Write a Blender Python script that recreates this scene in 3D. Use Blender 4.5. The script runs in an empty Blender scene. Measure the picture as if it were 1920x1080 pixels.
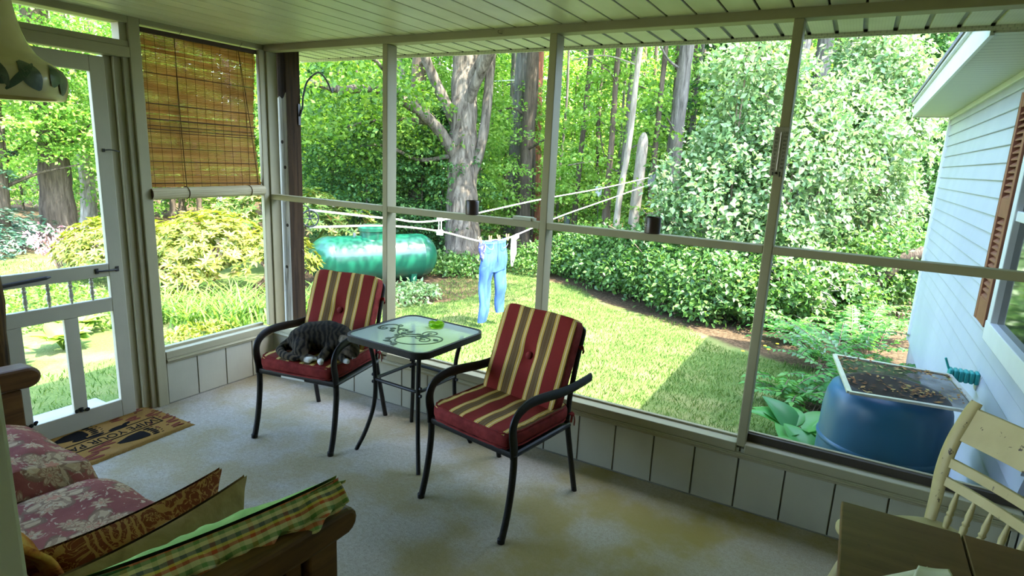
import bpy, bmesh, math, random
import numpy as np
from mathutils import Vector, Matrix, Euler
random.seed(7)
SC = bpy.context.scene
COL = SC.collection
PI = math.pi
R = math.radians

# ------------------------------------------------------------------ node helpers
class S:
    """a socket wrapped so that arithmetic on it makes Math nodes"""
    def __init__(s, nt, sock): s.nt, s.k = nt, sock
    def _m(s, op, *a, clamp=False):
        n = s.nt.nodes.new('ShaderNodeMath'); n.operation = op; n.use_clamp = clamp
        for i, v in enumerate((s,) + a):
            if isinstance(v, S): s.nt.links.new(v.k, n.inputs[i])
            else: n.inputs[i].default_value = v
        return S(s.nt, n.outputs[0])
    def __add__(s, o): return s._m('ADD', o)
    __radd__ = __add__
    def __sub__(s, o): return s._m('SUBTRACT', o)
    def __rsub__(s, o): return (s * -1.0) + o
    def __mul__(s, o): return s._m('MULTIPLY', o)
    __rmul__ = __mul__
    def __truediv__(s, o): return s._m('DIVIDE', o)
    def lt(s, o): return s._m('LESS_THAN', o)
    def gt(s, o): return s._m('GREATER_THAN', o)
    def mx(s, o): return s._m('MAXIMUM', o)
    def mn(s, o): return s._m('MINIMUM', o)
    def ab(s): return s._m('ABSOLUTE')
    def fr(s): return s._m('FRACT')
    def fl(s): return s._m('FLOOR')
    def sin(s): return s._m('SINE')
    def cos(s): return s._m('COSINE')
    def sq(s): return s._m('SQRT')
    def atan2(s, o): return s._m('ARCTAN2', o)
    def cl(s): return s._m('ADD', 0.0, clamp=True)
    def step(s, a, b):
        n = s.nt.nodes.new('ShaderNodeMapRange'); n.interpolation_type = 'SMOOTHSTEP'
        s.nt.links.new(s.k, n.inputs[0]); n.inputs[1].default_value = a; n.inputs[2].default_value = b
        return S(s.nt, n.outputs[0])

class MT:
    """a material under construction"""
    def __init__(m, name, rough=0.6, spec=0.3, metal=0.0):
        m.m = bpy.data.materials.new(name); m.m.use_nodes = True
        m.nt = m.m.node_tree; m.b = m.nt.nodes['Principled BSDF']
        m.out = m.nt.nodes['Material Output']
        m.b.inputs['Roughness'].default_value = rough
        m.b.inputs['Specular IOR Level'].default_value = spec
        m.b.inputs['Metallic'].default_value = metal
    def n(m, t): return m.nt.nodes.new(t)
    def l(m, a, b): m.nt.links.new(a.k if isinstance(a, S) else a, b)
    def co(m, kind='Object'):
        t = m.n('ShaderNodeTexCoord'); x = m.n('ShaderNodeSeparateXYZ'); m.l(t.outputs[kind], x.inputs[0])
        return t.outputs[kind], S(m.nt, x.outputs[0]), S(m.nt, x.outputs[1]), S(m.nt, x.outputs[2])
    def vec(m, x, y, z=0.0):
        c = m.n('ShaderNodeCombineXYZ')
        for i, v in enumerate((x, y, z)):
            if isinstance(v, S): m.l(v, c.inputs[i])
            else: c.inputs[i].default_value = v
        return c.outputs[0]
    def noise(m, vec, scale=5, detail=4, rough=.55, dist=0.0, out=0):
        n = m.n('ShaderNodeTexNoise'); n.inputs['Scale'].default_value = scale
        n.inputs['Detail'].default_value = detail; n.inputs['Roughness'].default_value = rough
        n.inputs['Distortion'].default_value = dist
        if vec is not None: m.l(vec, n.inputs['Vector'])
        return S(m.nt, n.outputs[out])
    def mapv(m, vec, sc=(1, 1, 1), rot=(0, 0, 0)):
        n = m.n('ShaderNodeMapping'); m.l(vec, n.inputs[0]); n.inputs['Scale'].default_value = sc
        n.inputs['Rotation'].default_value = rot
        return n.outputs[0]
    def mix(m, f, a, b):
        n = m.n('ShaderNodeMix'); n.data_type = 'RGBA'
        if isinstance(f, S): m.l(f, n.inputs[0])
        else: n.inputs[0].default_value = f
        for i, v in ((6, a), (7, b)):
            if isinstance(v, (tuple, list)): n.inputs[i].default_value = (*v[:3], 1)
            else: m.l(v, n.inputs[i])
        return n.outputs[2]
    def ramp(m, f, stops, const=False):
        n = m.n('ShaderNodeValToRGB'); e = n.color_ramp.elements
        if const: n.color_ramp.interpolation = 'CONSTANT'
        while len(e) < len(stops): e.new(.5)
        for q, (p, c) in zip(e, stops): q.position = p; q.color = (*c[:3], 1)
        m.l(f, n.inputs[0]); return n.outputs[0]
    def col(m, c):
        if isinstance(c, (tuple, list)): m.b.inputs['Base Color'].default_value = (*c[:3], 1)
        else: m.l(c, m.b.inputs['Base Color'])
        return m
    def bump(m, h, strength=.3, dist=.01):
        n = m.n('ShaderNodeBump'); n.inputs['Strength'].default_value = strength
        n.inputs['Distance'].default_value = dist
        m.l(h, n.inputs['Height']); m.l(n.outputs[0], m.b.inputs['Normal']); return m

def hexc(r, g, b):
    f = lambda v: (v / 255 / 12.92) if v / 255 <= .04045 else ((v / 255 + .055) / 1.055) ** 2.4
    return (f(r), f(g), f(b))

def flat(name, c, rough=.6, spec=.3, var=.12, scale=6, bump=0, bscale=80, metal=0):
    m = MT(name, rough, spec, metal); v, x, y, z = m.co()
    n = m.noise(v, scale)
    lo = tuple(k * (1 - var) for k in c); hi = tuple(min(1, k * (1 + var)) for k in c)
    m.col(m.ramp(n, [(.3, lo), (.7, hi)]))
    if bump: m.bump(m.noise(v, bscale), bump, .004)
    return m.m

# ------------------------------------------------------------------ mesh helpers
class MB:
    def __init__(s): s.v, s.f, s.mi = [], [], []
    def add(s, v, f, mi=0):
        o = len(s.v); s.v += [tuple(p) for p in v]; s.f += [tuple(i + o for i in q) for q in f]; s.mi += [mi] * len(f); return s
    def box(s, a, b, mi=0):
        x0, y0, z0 = a; x1, y1, z1 = b
        v = [(x0, y0, z0), (x1, y0, z0), (x1, y1, z0), (x0, y1, z0), (x0, y0, z1), (x1, y0, z1), (x1, y1, z1), (x0, y1, z1)]
        return s.add(v, [(0, 3, 2, 1), (4, 5, 6, 7), (0, 1, 5, 4), (1, 2, 6, 5), (2, 3, 7, 6), (3, 0, 4, 7)], mi)
    def hexa(s, v, mi=0):
        return s.add(v, [(0, 3, 2, 1), (4, 5, 6, 7), (0, 1, 5, 4), (1, 2, 6, 5), (2, 3, 7, 6), (3, 0, 4, 7)], mi)
    def bar(s, p, q, w, h, up=(0, 0, 1), mi=0):
        p, q = Vector(p), Vector(q); d = (q - p).normalized(); u = Vector(up)
        r = d.cross(u).normalized(); u = r.cross(d)
        c = []
        for e in (p, q):
            c += [e - r * w / 2 - u * h / 2, e + r * w / 2 - u * h / 2, e + r * w / 2 + u * h / 2, e - r * w / 2 + u * h / 2]
        return s.add(c, [(0, 1, 2, 3), (7, 6, 5, 4), (0, 4, 5, 1), (1, 5, 6, 2), (2, 6, 7, 3), (3, 7, 4, 0)], mi)
    def tube(s, pts, r, n=10, mi=0, sx=1.0, sy=1.0, closed=False, caps=True, up=None):
        P = [Vector(p) for p in pts]; N = len(P)
        rr = r if isinstance(r, (list, tuple)) else [r] * N
        T = []
        for i in range(N):
            a = P[(i - 1) % N] if (closed or i) else P[i]
            b = P[(i + 1) % N] if (closed or i < N - 1) else P[i]
            T.append((b - a).normalized())
        t = T[0]; ref = Vector(up) if up else (Vector((0, 0, 1)) if abs(t.z) < .9 else Vector((1, 0, 0)))
        u = (ref - t * ref.dot(t)).normalized(); V = []
        for i in range(N):
            t = T[i]; u = (u - t * u.dot(t)).normalized(); w = t.cross(u)
            for k in range(n):
                a = 2 * PI * k / n
                V.append(P[i] + (u * math.cos(a) * sx + w * math.sin(a) * sy) * rr[i])
        F = []
        for i in range(N if closed else N - 1):
            j = (i + 1) % N
            for k in range(n):
                F.append((i * n + k, i * n + (k + 1) % n, j * n + (k + 1) % n, j * n + k))
        if caps and not closed:
            F.append(tuple(range(n - 1, -1, -1))); F.append(tuple((N - 1) * n + k for k in range(n)))
        return s.add(V, F, mi)
    def lathe(s, prof, c=(0, 0, 0), n=20, mi=0, axis='z'):
        V, F = [], []; m = len(prof)
        for (r, h) in prof:
            for k in range(n):
                a = 2 * PI * k / n; x, y = r * math.cos(a), r * math.sin(a)
                p = (x, y, h) if axis == 'z' else ((h, x, y) if axis == 'x' else (x, h, y))
                V.append((c[0] + p[0], c[1] + p[1], c[2] + p[2]))
        for i in range(m - 1):
            for k in range(n):
                F.append((i * n + k, i * n + (k + 1) % n, (i + 1) * n + (k + 1) % n, (i + 1) * n + k))
        return s.add(V, F, mi)
    def ball(s, c, r, n=8, mi=0):
        r3 = r if isinstance(r, (list, tuple)) else (r, r, r)
        V, F = [], []
        for i in range(n + 1):
            th = PI * i / n
            for k in range(2 * n):
                a = PI * k / n
                V.append((c[0] + r3[0] * math.sin(th) * math.cos(a), c[1] + r3[1] * math.sin(th) * math.sin(a), c[2] + r3[2] * math.cos(th)))
        for i in range(n):
            for k in range(2 * n):
                F.append((i * 2 * n + k, (i + 1) * 2 * n + k, (i + 1) * 2 * n + (k + 1) % (2 * n), i * 2 * n + (k + 1) % (2 * n)))
        return s.add(V, F, mi)
    def prism(s, poly, z0, z1, mi=0, plane='xy'):
        n = len(poly); V = []
        for z in (z0, z1):
            for (a, b) in poly: V.append((a, b, z) if plane == 'xy' else ((a, z, b) if plane == 'xz' else (z, a, b)))
        F = [tuple(range(n - 1, -1, -1)), tuple(range(n, 2 * n))]
        for k in range(n): F.append((k, (k + 1) % n, n + (k + 1) % n, n + k))
        return s.add(V, F, mi)
    def grid(s, fn, nu, nv, mi=0, closeu=False):
        V = [fn(i / nu, j / nv) for j in range(nv + 1) for i in range(nu + (0 if closeu else 1))]
        w = nu + (0 if closeu else 1); F = []
        for j in range(nv):
            for i in range(nu):
                F.append((j * w + i, j * w + (i + 1) % w, (j + 1) * w + (i + 1) % w, (j + 1) * w + i))
        return s.add(V, F, mi)
    def cushion(s, c, w, d, h, p=5, n=14, fn=None, mi=0, q=None):
        """superellipsoid box: rounded edges, bulging faces"""
        q = q or p; key = {}; V, F = [], []
        def P(a, b, cc):
            k = (round(a, 5), round(b, 5), round(cc, 5))
            if k not in key:
                L = (abs(a) ** p + abs(b) ** p + abs(cc) ** q) ** (1.0 / p)
                x, y, z = a / L * w / 2, b / L * d / 2, cc / L * h / 2
                if fn: x, y, z = fn(x, y, z)
                key[k] = len(V); V.append((c[0] + x, c[1] + y, c[2] + z))
            return key[k]
        t = [-1 + 2 * i / n for i in range(n + 1)]
        for ax in range(3):
            for sg in (-1, 1):
                for i in range(n):
                    for j in range(n):
                        qd = []
                        for (a, b) in ((t[i], t[j]), (t[i + 1], t[j]), (t[i + 1], t[j + 1]), (t[i], t[j + 1])):
                            v = [0, 0, 0]; v[ax] = sg; v[(ax + 1) % 3] = a; v[(ax + 2) % 3] = b
                            qd.append(P(*v))
                        F.append(tuple(qd if sg > 0 else qd[::-1]))
        return s.add(V, F, mi)
    def xf(s, M, i0=0):
        s.v[i0:] = [tuple(M @ Vector(p)) for p in s.v[i0:]]; return s
    def build(s, name, mat, parent=None, smooth=True, bevel=0, angle=40, sub=0):
        me = bpy.data.meshes.new(name); me.from_pydata(s.v, [], s.f)
        mats = mat if isinstance(mat, (list, tuple)) else [mat]
        for m in mats: me.materials.append(m)
        if len(mats) > 1: me.polygons.foreach_set('material_index', s.mi)
        me.update()
        o = bpy.data.objects.new(name, me); COL.objects.link(o)
        if parent is not None: o.parent = parent
        if bevel:
            b = o.modifiers.new('bevel', 'BEVEL'); b.width = bevel; b.segments = 2; b.limit_method = 'ANGLE'; b.angle_limit = R(40)
        if sub:
            u = o.modifiers.new('sub', 'SUBSURF'); u.levels = sub; u.render_levels = sub
        if smooth:
            me.polygons.foreach_set('use_smooth', [True] * len(me.polygons))
            if angle < 180:
                try: me.set_sharp_from_angle(angle=R(angle))
                except Exception: pass
        return o

def tag(o, label=None, cat=None, group=None, kind=None):
    if label: o['label'] = label
    if cat: o['category'] = cat
    if group: o['group'] = group
    if kind: o['kind'] = kind
    return o
def thing(name, label, cat, loc=(0, 0, 0), rz=0.0, group=None):
    o = bpy.data.objects.new(name, None); COL.objects.link(o); o.empty_display_size = .1
    o.location = loc; o.rotation_euler = (0, 0, rz); return tag(o, label, cat, group)
def struct(o): o['kind'] = 'structure'; return o
def copy_tree(o, parent=None):
    c = o.copy(); COL.objects.link(c)
    if parent is not None: c.parent = parent
    for ch in list(o.children): copy_tree(ch, c)
    return c
def spline(pts, n=8):
    """Catmull-Rom through pts"""
    P = [Vector(p) for p in pts]; out = []
    for i in range(len(P) - 1):
        a = P[i - 1] if i else P[0] * 2 - P[1]; b, c = P[i], P[i + 1]
        d = P[i + 2] if i + 2 < len(P) else P[-1] * 2 - P[-2]
        for k in range(n):
            t = k / n
            out.append(.5 * ((2 * b) + (c - a) * t + (2 * a - 5 * b + 4 * c - d) * t * t + (3 * b - a - 3 * c + d) * t ** 3))
    out.append(P[-1]); return out
def gz(x, y):
    d = math.hypot(max(y, 0), max(-x, 0)); return -.3 - .3 * min(max((d - 1) / 4, 0), 1)
def text_mesh(body, size, mat, name, parent=None, extrude=.0008, M=None, align='CENTER'):
    cu = bpy.data.curves.new(name, 'FONT'); cu.body = body; cu.size = size; cu.extrude = extrude
    cu.align_x = align; cu.align_y = 'CENTER'; cu.resolution_u = 3
    t = bpy.data.objects.new(name + '_tmp', cu); COL.objects.link(t)
    dg = bpy.context.evaluated_depsgraph_get(); dg.update()
    me = bpy.data.meshes.new_from_object(t.evaluated_get(dg)); me.name = name
    bpy.data.objects.remove(t); bpy.data.curves.remove(cu)
    if M is not None: me.transform(M)
    me.materials.clear(); me.materials.append(mat)
    o = bpy.data.objects.new(name, me); COL.objects.link(o)
    if parent is not None: o.parent = parent
    return o

# ------------------------------------------------------------------ camera, sun, sky
cam = bpy.data.cameras.new('camera'); co = bpy.data.objects.new('camera', cam); COL.objects.link(co)
cam.sensor_width = 36; cam.lens = 1127.85 * 36 / 1920; cam.clip_start = .02; cam.clip_end = 300
Rm = ((0.8685597897654763, 0.49339566652192096, 0.04652534642473458), (0.14477111969322495, -0.16282005359744506, -0.9759769223858602), (-0.4739675247370035, 0.8544298370281288, -0.21284839461636396))
M = Matrix.Identity(4)
for i in range(3):
    M[i][0] = Rm[0][i]; M[i][1] = -Rm[1][i]; M[i][2] = -Rm[2][i]
M.translation = (3.50672, -2.81289, 1.59375)
co.matrix_world = M; SC.camera = co

SUN_DIR = Vector((1.62, -.15, 2.68)).normalized()
sl = bpy.data.lights.new('sun', 'SUN'); sl.energy = SUN_E = 7.8; sl.angle = R(.6); sl.color = (1, .95, .84)
so = bpy.data.objects.new('sun', sl); COL.objects.link(so); so.rotation_euler = SUN_DIR.to_track_quat('Z', 'Y').to_euler(); so.location = (10, 0, 16)
w = bpy.data.worlds.new('sky'); SC.world = w; w.use_nodes = True
nt = w.node_tree; bg = nt.nodes['Background']
sk = nt.nodes.new('ShaderNodeTexSky'); sk.sky_type = 'NISHITA'; sk.sun_disc = False
sk.sun_elevation = R(58); sk.sun_rotation = R(90); sk.air_density = 1.0; sk.dust_density = 1.6; sk.ozone_density = 1.0
nt.links.new(sk.outputs[0], bg.inputs[0]); bg.inputs[1].default_value = SKY_E = .72
vs = SC.view_settings; vs.view_transform = 'Standard'; vs.look = 'None'; vs.gamma = 1; vs.use_curve_mapping = False
vs.exposure = 2.28
SC.cycles.max_bounces = 10; SC.cycles.diffuse_bounces = 6; SC.cycles.transparent_max_bounces = 24; SC.cycles.transmission_bounces = 6
SC.cycles.caustics_reflective = False; SC.cycles.caustics_refractive = False; SC.cycles.sample_clamp_indirect = 6
# ================================================================== the porch shell
def paint(name, c, chip=.5, grime=.12):
    m = MT(name, .55, .3); v, x, y, z = m.co()
    big = m.noise(v, 3.5, 5); fine = m.noise(m.mapv(v, (60, 60, 14)), 1.0, 5)
    c1 = m.ramp(big, [(.3, tuple(k * (1 - grime) for k in c)), (.7, c)])
    chipm = fine.step(.74 - .05 * chip, .80)
    m.col(m.mix(chipm * .55, c1, (.20, .17, .12))); m.bump(fine, .12, .004)
    return m.m
P_TRIM = paint('weathered_white_paint', (.33, .30, .18), .6)
P_PANEL = paint('panel_paint', (.40, .38, .275), .1)
P_DOOR = paint('door_paint', (.37, .35, .26), .2)
DARK = flat('dark_gap', (.03, .027, .02), .9, .1)

# carpet ------------------------------------------------------------
m = MT('carpet', .95, .1); v, x, y, z = m.co()
n1 = m.noise(v, 190, 3, .7) * .55 + m.noise(v, 55, 4, .75) * .45; n2 = m.noise(v, 2.2, 4); n3 = m.noise(m.mapv(v, (30, 60, 30)), 1, 5, .7)
c = m.ramp(n1, [(.28, (.15, .125, .095)), (.5, (.33, .30, .245)), (.75, (.52, .48, .40))])
ochre_mask = (n2.step(.40, .62) * .5 + (x - 1.1).step(.0, 2.2) * .5).cl()  # patchy stain, plus a yellow-brown tone growing towards the right-hand wall
c = m.mix(ochre_mask, c, (.225, .17, .04)); c = m.mix(n3.step(.66, .78) * .5, c, (.20, .16, .11))
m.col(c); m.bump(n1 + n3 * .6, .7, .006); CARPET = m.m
def floor_fn(u, v):
    x = -.02 + u * 4.29; y = -4.2 + v * 4.22; z = 0
    # a low wrinkle in the carpet beside the right-hand chair
    d = (x - 2.30) * .55 + (y + .40) * -.83; t = (x - 2.30) * .83 + (y + .40) * .55
    z += .012 * math.exp(-(d / .03) ** 2) * math.exp(-(t / .28) ** 2)
    return (x, y, z)
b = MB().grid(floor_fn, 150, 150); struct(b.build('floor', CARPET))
b = MB().box((-.1, -4.2, -.3), (4.3, .1, -.003)); struct(b.build('trim_1', flat('porch_base', (.30, .28, .25))))

# ceiling: white planks running towards the long screen wall ----------
m = MT('ceiling_planks', .35, .45); v, x, y, z = m.co()
n = m.noise(m.mapv(v, (3, 1, 1)), 2.0, 4); m.col(m.ramp(n, [(.3, (.44, .42, .29)), (.7, (.58, .56, .42))])); CEILM = m.m
b = MB(); P0, PW = 2.795 - .1285 * 22, .1285
for k in range(0, 36):
    x0 = P0 + k * PW; x1 = x0 + PW
    if x1 < -.1 or x0 > 4.3: continue
    b.box((x0 + .006, -4.25, 2.231), (x1 - .003, .0, 2.25)); b.box((x1 - .006, -4.25, 2.238), (x1 + .008, .0, 2.25), 1)
struct(b.build('ceiling', [CEILM, DARK], smooth=False, bevel=.0025))

# long wall (faces the camera): board panels below the sill -----------
def panels(axis, a0, a1, joints, zt, name):
    b = MB(); e = [a0] + [j for j in joints if a0 < j < a1] + [a1]
    for p, q in zip(e, e[1:]):
        g = .0035
        if axis == 'x': b.box((p + g, .004, 0), (q - g, .030, zt)); b.box((p - g, .012, 0), (p + g, .028, zt), 1)
        else: b.box((-.030, p + g, 0), (-.004, q - g, zt)); b.box((-.028, p - g, 0), (-.012, p + g, zt), 1)
    # ragged dark line where the boards meet the carpet
    if axis == 'x': b.box((a0, -.001, 0), (a1, .006, .006), 1); b.box((a0, .03, -.3), (a1, .09, zt))
    else: b.box((-.006, a0, 0), (.001, a1, .006), 1); b.box((-.09, a0, -.3), (-.03, a1, zt))
    return struct(b.build(name, [P_PANEL, flat('board_groove', (.16, .15, .11))], smooth=False, bevel=.002))
panels('x', -.03, 4.25, [2.5987 + .203 * k for k in range(-13, 9)], .31, 'wall_back')
panels('y', -.79, .0, [-.7932 + .203 * k for k in range(0, 5)], .31, 'wall_left')

# posts, rails and sills ------------------------------------------------
TI = [2]
def trim(a, c, bev=.004, mat=None):
    b = MB().box(a, c); o = struct(b.build('trim_%d' % TI[0], mat or P_TRIM, smooth=False, bevel=bev)); TI[0] += 1; return o
PD = .085                                   # depth of the studs
posts = [(1.019, 1.057), (2.091, 2.132), (3.188, 3.227)]
trim((-.02, 0, 2.192), (4.25, .075, 2.236))             # header
trim((-.02, .002, 2.225), (4.25, .07, 2.26), 0, DARK)   # shadow gap above the header
for a, c in posts: trim((a, 0, .32), (c, PD, 2.192))
trim((.0, .003, .334), (.024, PD, 2.192))               # corner stud on the long wall
trim((-.02, -.045, .34), (.012, .003, 2.2))             # corner board on the door wall
ed = [.024] + [q for p in posts for q in p] + [4.25]
for k in range(4):                                      # middle rails, bay by bay
    trim((ed[2 * k], .002, 1.231), (ed[2 * k + 1], .060, 1.267))
for k in range(4):                                      # sills: flat board with a small rounded moulding under it
    trim((ed[2 * k] - .001, -.004, .290), (ed[2 * k + 1] + .001, .085, .3346))
b = MB().box((-.02, -.008, .262), (4.25, .02, .290)); b.tube([(0, -.008, .278), (4.25, -.008, .278)], .007, 8)
struct(b.build('trim_%d' % TI[0], P_TRIM, bevel=.002)); TI[0] += 1
trim((3.227, .05, .334), (4.25, .085, .372), .002, flat('bare_dark_sash', (.05, .038, .028)))   # dark sash strip
trim((3.227, .068, .372), (4.25, .085, .377), .001)
for k in range(3): trim((ed[2 * k], .06, .3346), (ed[2 * k + 1], .083, .345), .002)

# screens ----------------------------------------------------------------
m = MT('insect_screen', .9, .05); tr = m.n('ShaderNodeBsdfTransparent'); mx = m.n('ShaderNodeMixShader'); mx.inputs[0].default_value = .02
tr.inputs[0].default_value = (.985, .985, .985, 1)
m.col((.30, .31, .30)); m.l(tr.outputs[0], mx.inputs[1]); m.l(m.b.outputs[0], mx.inputs[2]); m.l(mx.outputs[0], m.out.inputs[0]); SCREEN = m.m
WI = [1]
def screen(axis, a0, a1, z0, z1, at, parent=None, name=None):
    b = MB()
    if axis == 'x': b.add([(a0, at, z0), (a1, at, z0), (a1, at, z1), (a0, at, z1)], [(0, 1, 2, 3)])
    else: b.add([(at, a0, z0), (at, a1, z0), (at, a1, z1), (at, a0, z1)], [(0, 1, 2, 3)])
    o = b.build(name or 'window_%d' % WI[0], SCREEN, parent, smooth=False)
    if not name: struct(o); WI[0] += 1
    return o
for k in range(4):
    screen('x', ed[2 * k], ed[2 * k + 1], .335, 1.231, .066)
    screen('x', ed[2 * k], ed[2 * k + 1], 1.267, 2.192, .066)

# small nails and a hook on the header / posts
NAIL = flat('rusty_nail', (.10, .075, .055), .6, .4)
hk = MB().tube(spline([(1.80, -.001, 2.222), (1.80, -.012, 2.216), (1.806, -.014, 2.207), (1.822, -.006, 2.203)], 5), .0014, 6)
tag(hk.build('wire_hook', NAIL), 'tiny bent wire hook screwed into the header above the middle screens', 'hook')

# door wall (left) ---------------------------------------------------------
trim((-.075, -.79, 2.202), (.0, -.0, 2.236))            # header over the blind bay
trim((-.085, -.79, .29), (.004, -.045, .336))           # sill
trim((-.085, -.79, .336), (-.05, -.045, .352), .002)
b = MB().box((-.02, -.79, .262), (.008, 0, .290)); b.tube([(.008, -.79, .278), (.008, 0, .278)], .007, 8)
struct(b.build('trim_%d' % TI[0], P_TRIM, bevel=.002)); TI[0] += 1
trim((-.085, -.855, 0), (.004, -.793, 2.236))           # stud between blind bay and door
trim((-.10, -.885, 0), (-.012, -.855, 2.02))            # door stop, stepped back
trim((-.10, -.925, 0), (-.034, -.885, 2.02), .004)
trim((-.12, -.965, 0), (-.056, -.925, 2.02), .004)
screen('y', -.79, -.045, .345, 2.2, -.062)
DY0, DY1 = -1.78, -.978                                 # the door leaf
trim((-.085, -2.5, 2.02), (.004, -.855, 2.075))         # head jamb
trim((-.05, -2.5, 2.075), (-.004, -.855, 2.105), .003)
trim((-.085, -2.5, 2.195), (.004, -.855, 2.236))
trim((-.085, -.895, 2.075), (-.012, -.855, 2.2), .003)
screen('y', -2.5, -.895, 2.10, 2.2, -.055)              # transom light above the door
trim((-.085, -1.86, 0), (.004, DY0 - .006, 2.02))       # hinge-side stud
trim((-.20, -1.80, -.10), (-.066, -.90, .006), .004, flat('grey_threshold', (.22, .225, .26)))
trim((-.75, -1.95, -.34), (-.22, -.85, -.12), .01, flat('grey_step', (.27, .28, .33), .8))

# screen door ----------------------------------------------------------------
door = bpy.data.objects.new('door_1', None); COL.objects.link(door); struct(door)
X0, X1 = -.052, -.020
def dr(name, a, c, mat=P_DOOR, bev=.004): return MB().box(a, c).build(name, mat, door, smooth=False, bevel=bev)
dr('stile', (X0, -1.054, .012), (X1, DY1, 2.006)); dr('stile', (X0, DY0, .012), (X1, DY0 + .072, 2.006))
dr('top_rail', (X0, DY0 + .072, 1.925), (X1, -1.054, 2.006)); dr('bottom_rail', (X0, DY0 + .072, .012), (X1, -1.054, .115))
dr('lock_rail', (X0, DY0 + .072, .845), (X1, -1.054, .915)); dr('middle_rail', (X0, DY0 + .072, .645), (X1, -1.054, .722))
for yb in (-1.262, -1.518): dr('bar', (X0 + .004, yb - .034, .115), (X1 - .002, yb + .034, .645))
dr('edge_strip', (-.050, DY1, .012), (-.036, DY1 + .004, 2.0), flat('bright_aluminium', (.6, .62, .66), .3, .5, metal=.6), 0)
prof = [(.006, 0), (.006, .012), (.0105, .020), (.0065, .028), (.012, .040), (.0085, .060), (.0065, .064), (.011, .072), (.0065, .080), (.0085, .088), (.012, .098), (.0065, .108), (.0105, .114), (.006, .120), (.006, .123)]
for k in range(6):
    MB().lathe(prof, (-.036, -1.142 - .103 * k, .722), 12).build('spindle', P_DOOR, door)
screen('y', DY0 + .06, -1.04, .90, 1.94, -.048, door, 'screen'); screen('y', DY0 + .06, -1.04, .10, .86, -.050, door, 'screen')
BLK = flat('black_iron', (.012, .011, .010), .45, .5, var=.3)
b = MB(); b.box((X1, -1.020, .868), (X1 + .006, -1.004, .895)); b.box((X1, -1.125, .868), (X1 + .006, -1.110, .895))
b.tube(spline([(X1 + .003, -1.012, .881), (X1 + .018, -1.025, .881), (X1 + .022, -1.065, .881), (X1 + .018, -1.105, .881), (X1 + .003, -1.118, .881)], 5), .005, 8)
b.build('handle', BLK, door)
b = MB().tube([(X1 + .012, -1.36, .882), (X1 + .012, -1.62, .862)], [.010, .011], 10); b.tube([(X1 + .012, -1.34, .884), (X1 + .012, -1.36, .882)], [.004, .010], 8)
b.tube([(X1 + .012, -1.62, .862), (X1 + .012, -1.74, .853)], .004, 6); b.build('door_closer', BLK, door)
b = MB().tube(spline([(-.012, -.948, 1.520), (.004, -.962, 1.524), (.002, -1.0, 1.530), (X1 + .004, -1.022, 1.527)], 5), .003, 6); b.box((X1, -1.03, 1.518), (X1 + .005, -1.018, 1.535))
tag(b.build('hook_latch', BLK), 'small dark hook and eye latch between screen door and its jamb', 'latch')
for yb in (-1.262, -1.518):
    b = MB()
    for k in range(7): b.ball((X1 + .002 + random.uniform(0, .004), yb + random.uniform(-.036, .04), .118 + random.uniform(0, .018)), (random.uniform(.004, .008), random.uniform(.008, .016), random.uniform(.005, .012)), 4)
    b.build('grime', flat('black_grime', (.018, .018, .015), .95, .05), door)

# rear side behind the camera: solid wall, partition stub, house wall at the right; screened left side opening added for daylight
HW = flat('house_wall_paint', (.36, .34, .25), .6, .3, .06)
b = MB().box((2.50, -2.66, 0), (2.586, -2.495, 2.236)); struct(b.build('trim_%d' % TI[0], paint('jamb_paint', (.60, .60, .44), .1), smooth=False, bevel=.006)); TI[0] += 1
b = MB().box((-.02, -4.29, -.3), (4.25, -4.2, 2.25)); struct(b.build('wall_rear', HW, smooth=False))
b = MB().box((-.09, -4.2, -.3), (-.004, -1.86, .33)); struct(b.build('wall_door_side', HW, smooth=False))
b = MB().box((4.25, -4.3, -.3), (4.33, .0, 2.25)); struct(b.build('wall_right', HW, smooth=False))
trim((-.085, -4.28, 2.192), (-.0, -2.5, 2.236))
for yy in (-4.2, -3.35, -2.5): trim((-.085, yy, .33), (0, yy + .04, 2.192))
screen('y', -4.16, -3.35, .335, 2.192, -.06); screen('y', -3.31, -2.5, .335, 2.192, -.06); screen('y', -2.46, -1.86, .335, 2.02, -.06)  # unseen side opening past the door, added to let more daylight into the porch
ROOF = flat('grey_shingles', (.16, .155, .15), .95, .1, .3, 30, .4, 30)
b = MB()
b.hexa([(-.30, -4.75, 2.262), (3.95, -4.75, 2.262), (3.95, .56, 2.262), (-.30, .56, 2.262), (-.30, -4.75, 2.40), (3.95, -4.75, 2.42), (3.95, .56, 2.42), (-.30, .56, 2.40)])
b.box((3.9, -4.75, 2.262), (9.5, .56, 2.42)); b.box((4.3, -4.6, -.5), (9.4, .1, 2.262), 0)
struct(b.build('trim_%d' % TI[0], ROOF, smooth=False)); TI[0] += 1
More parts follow.
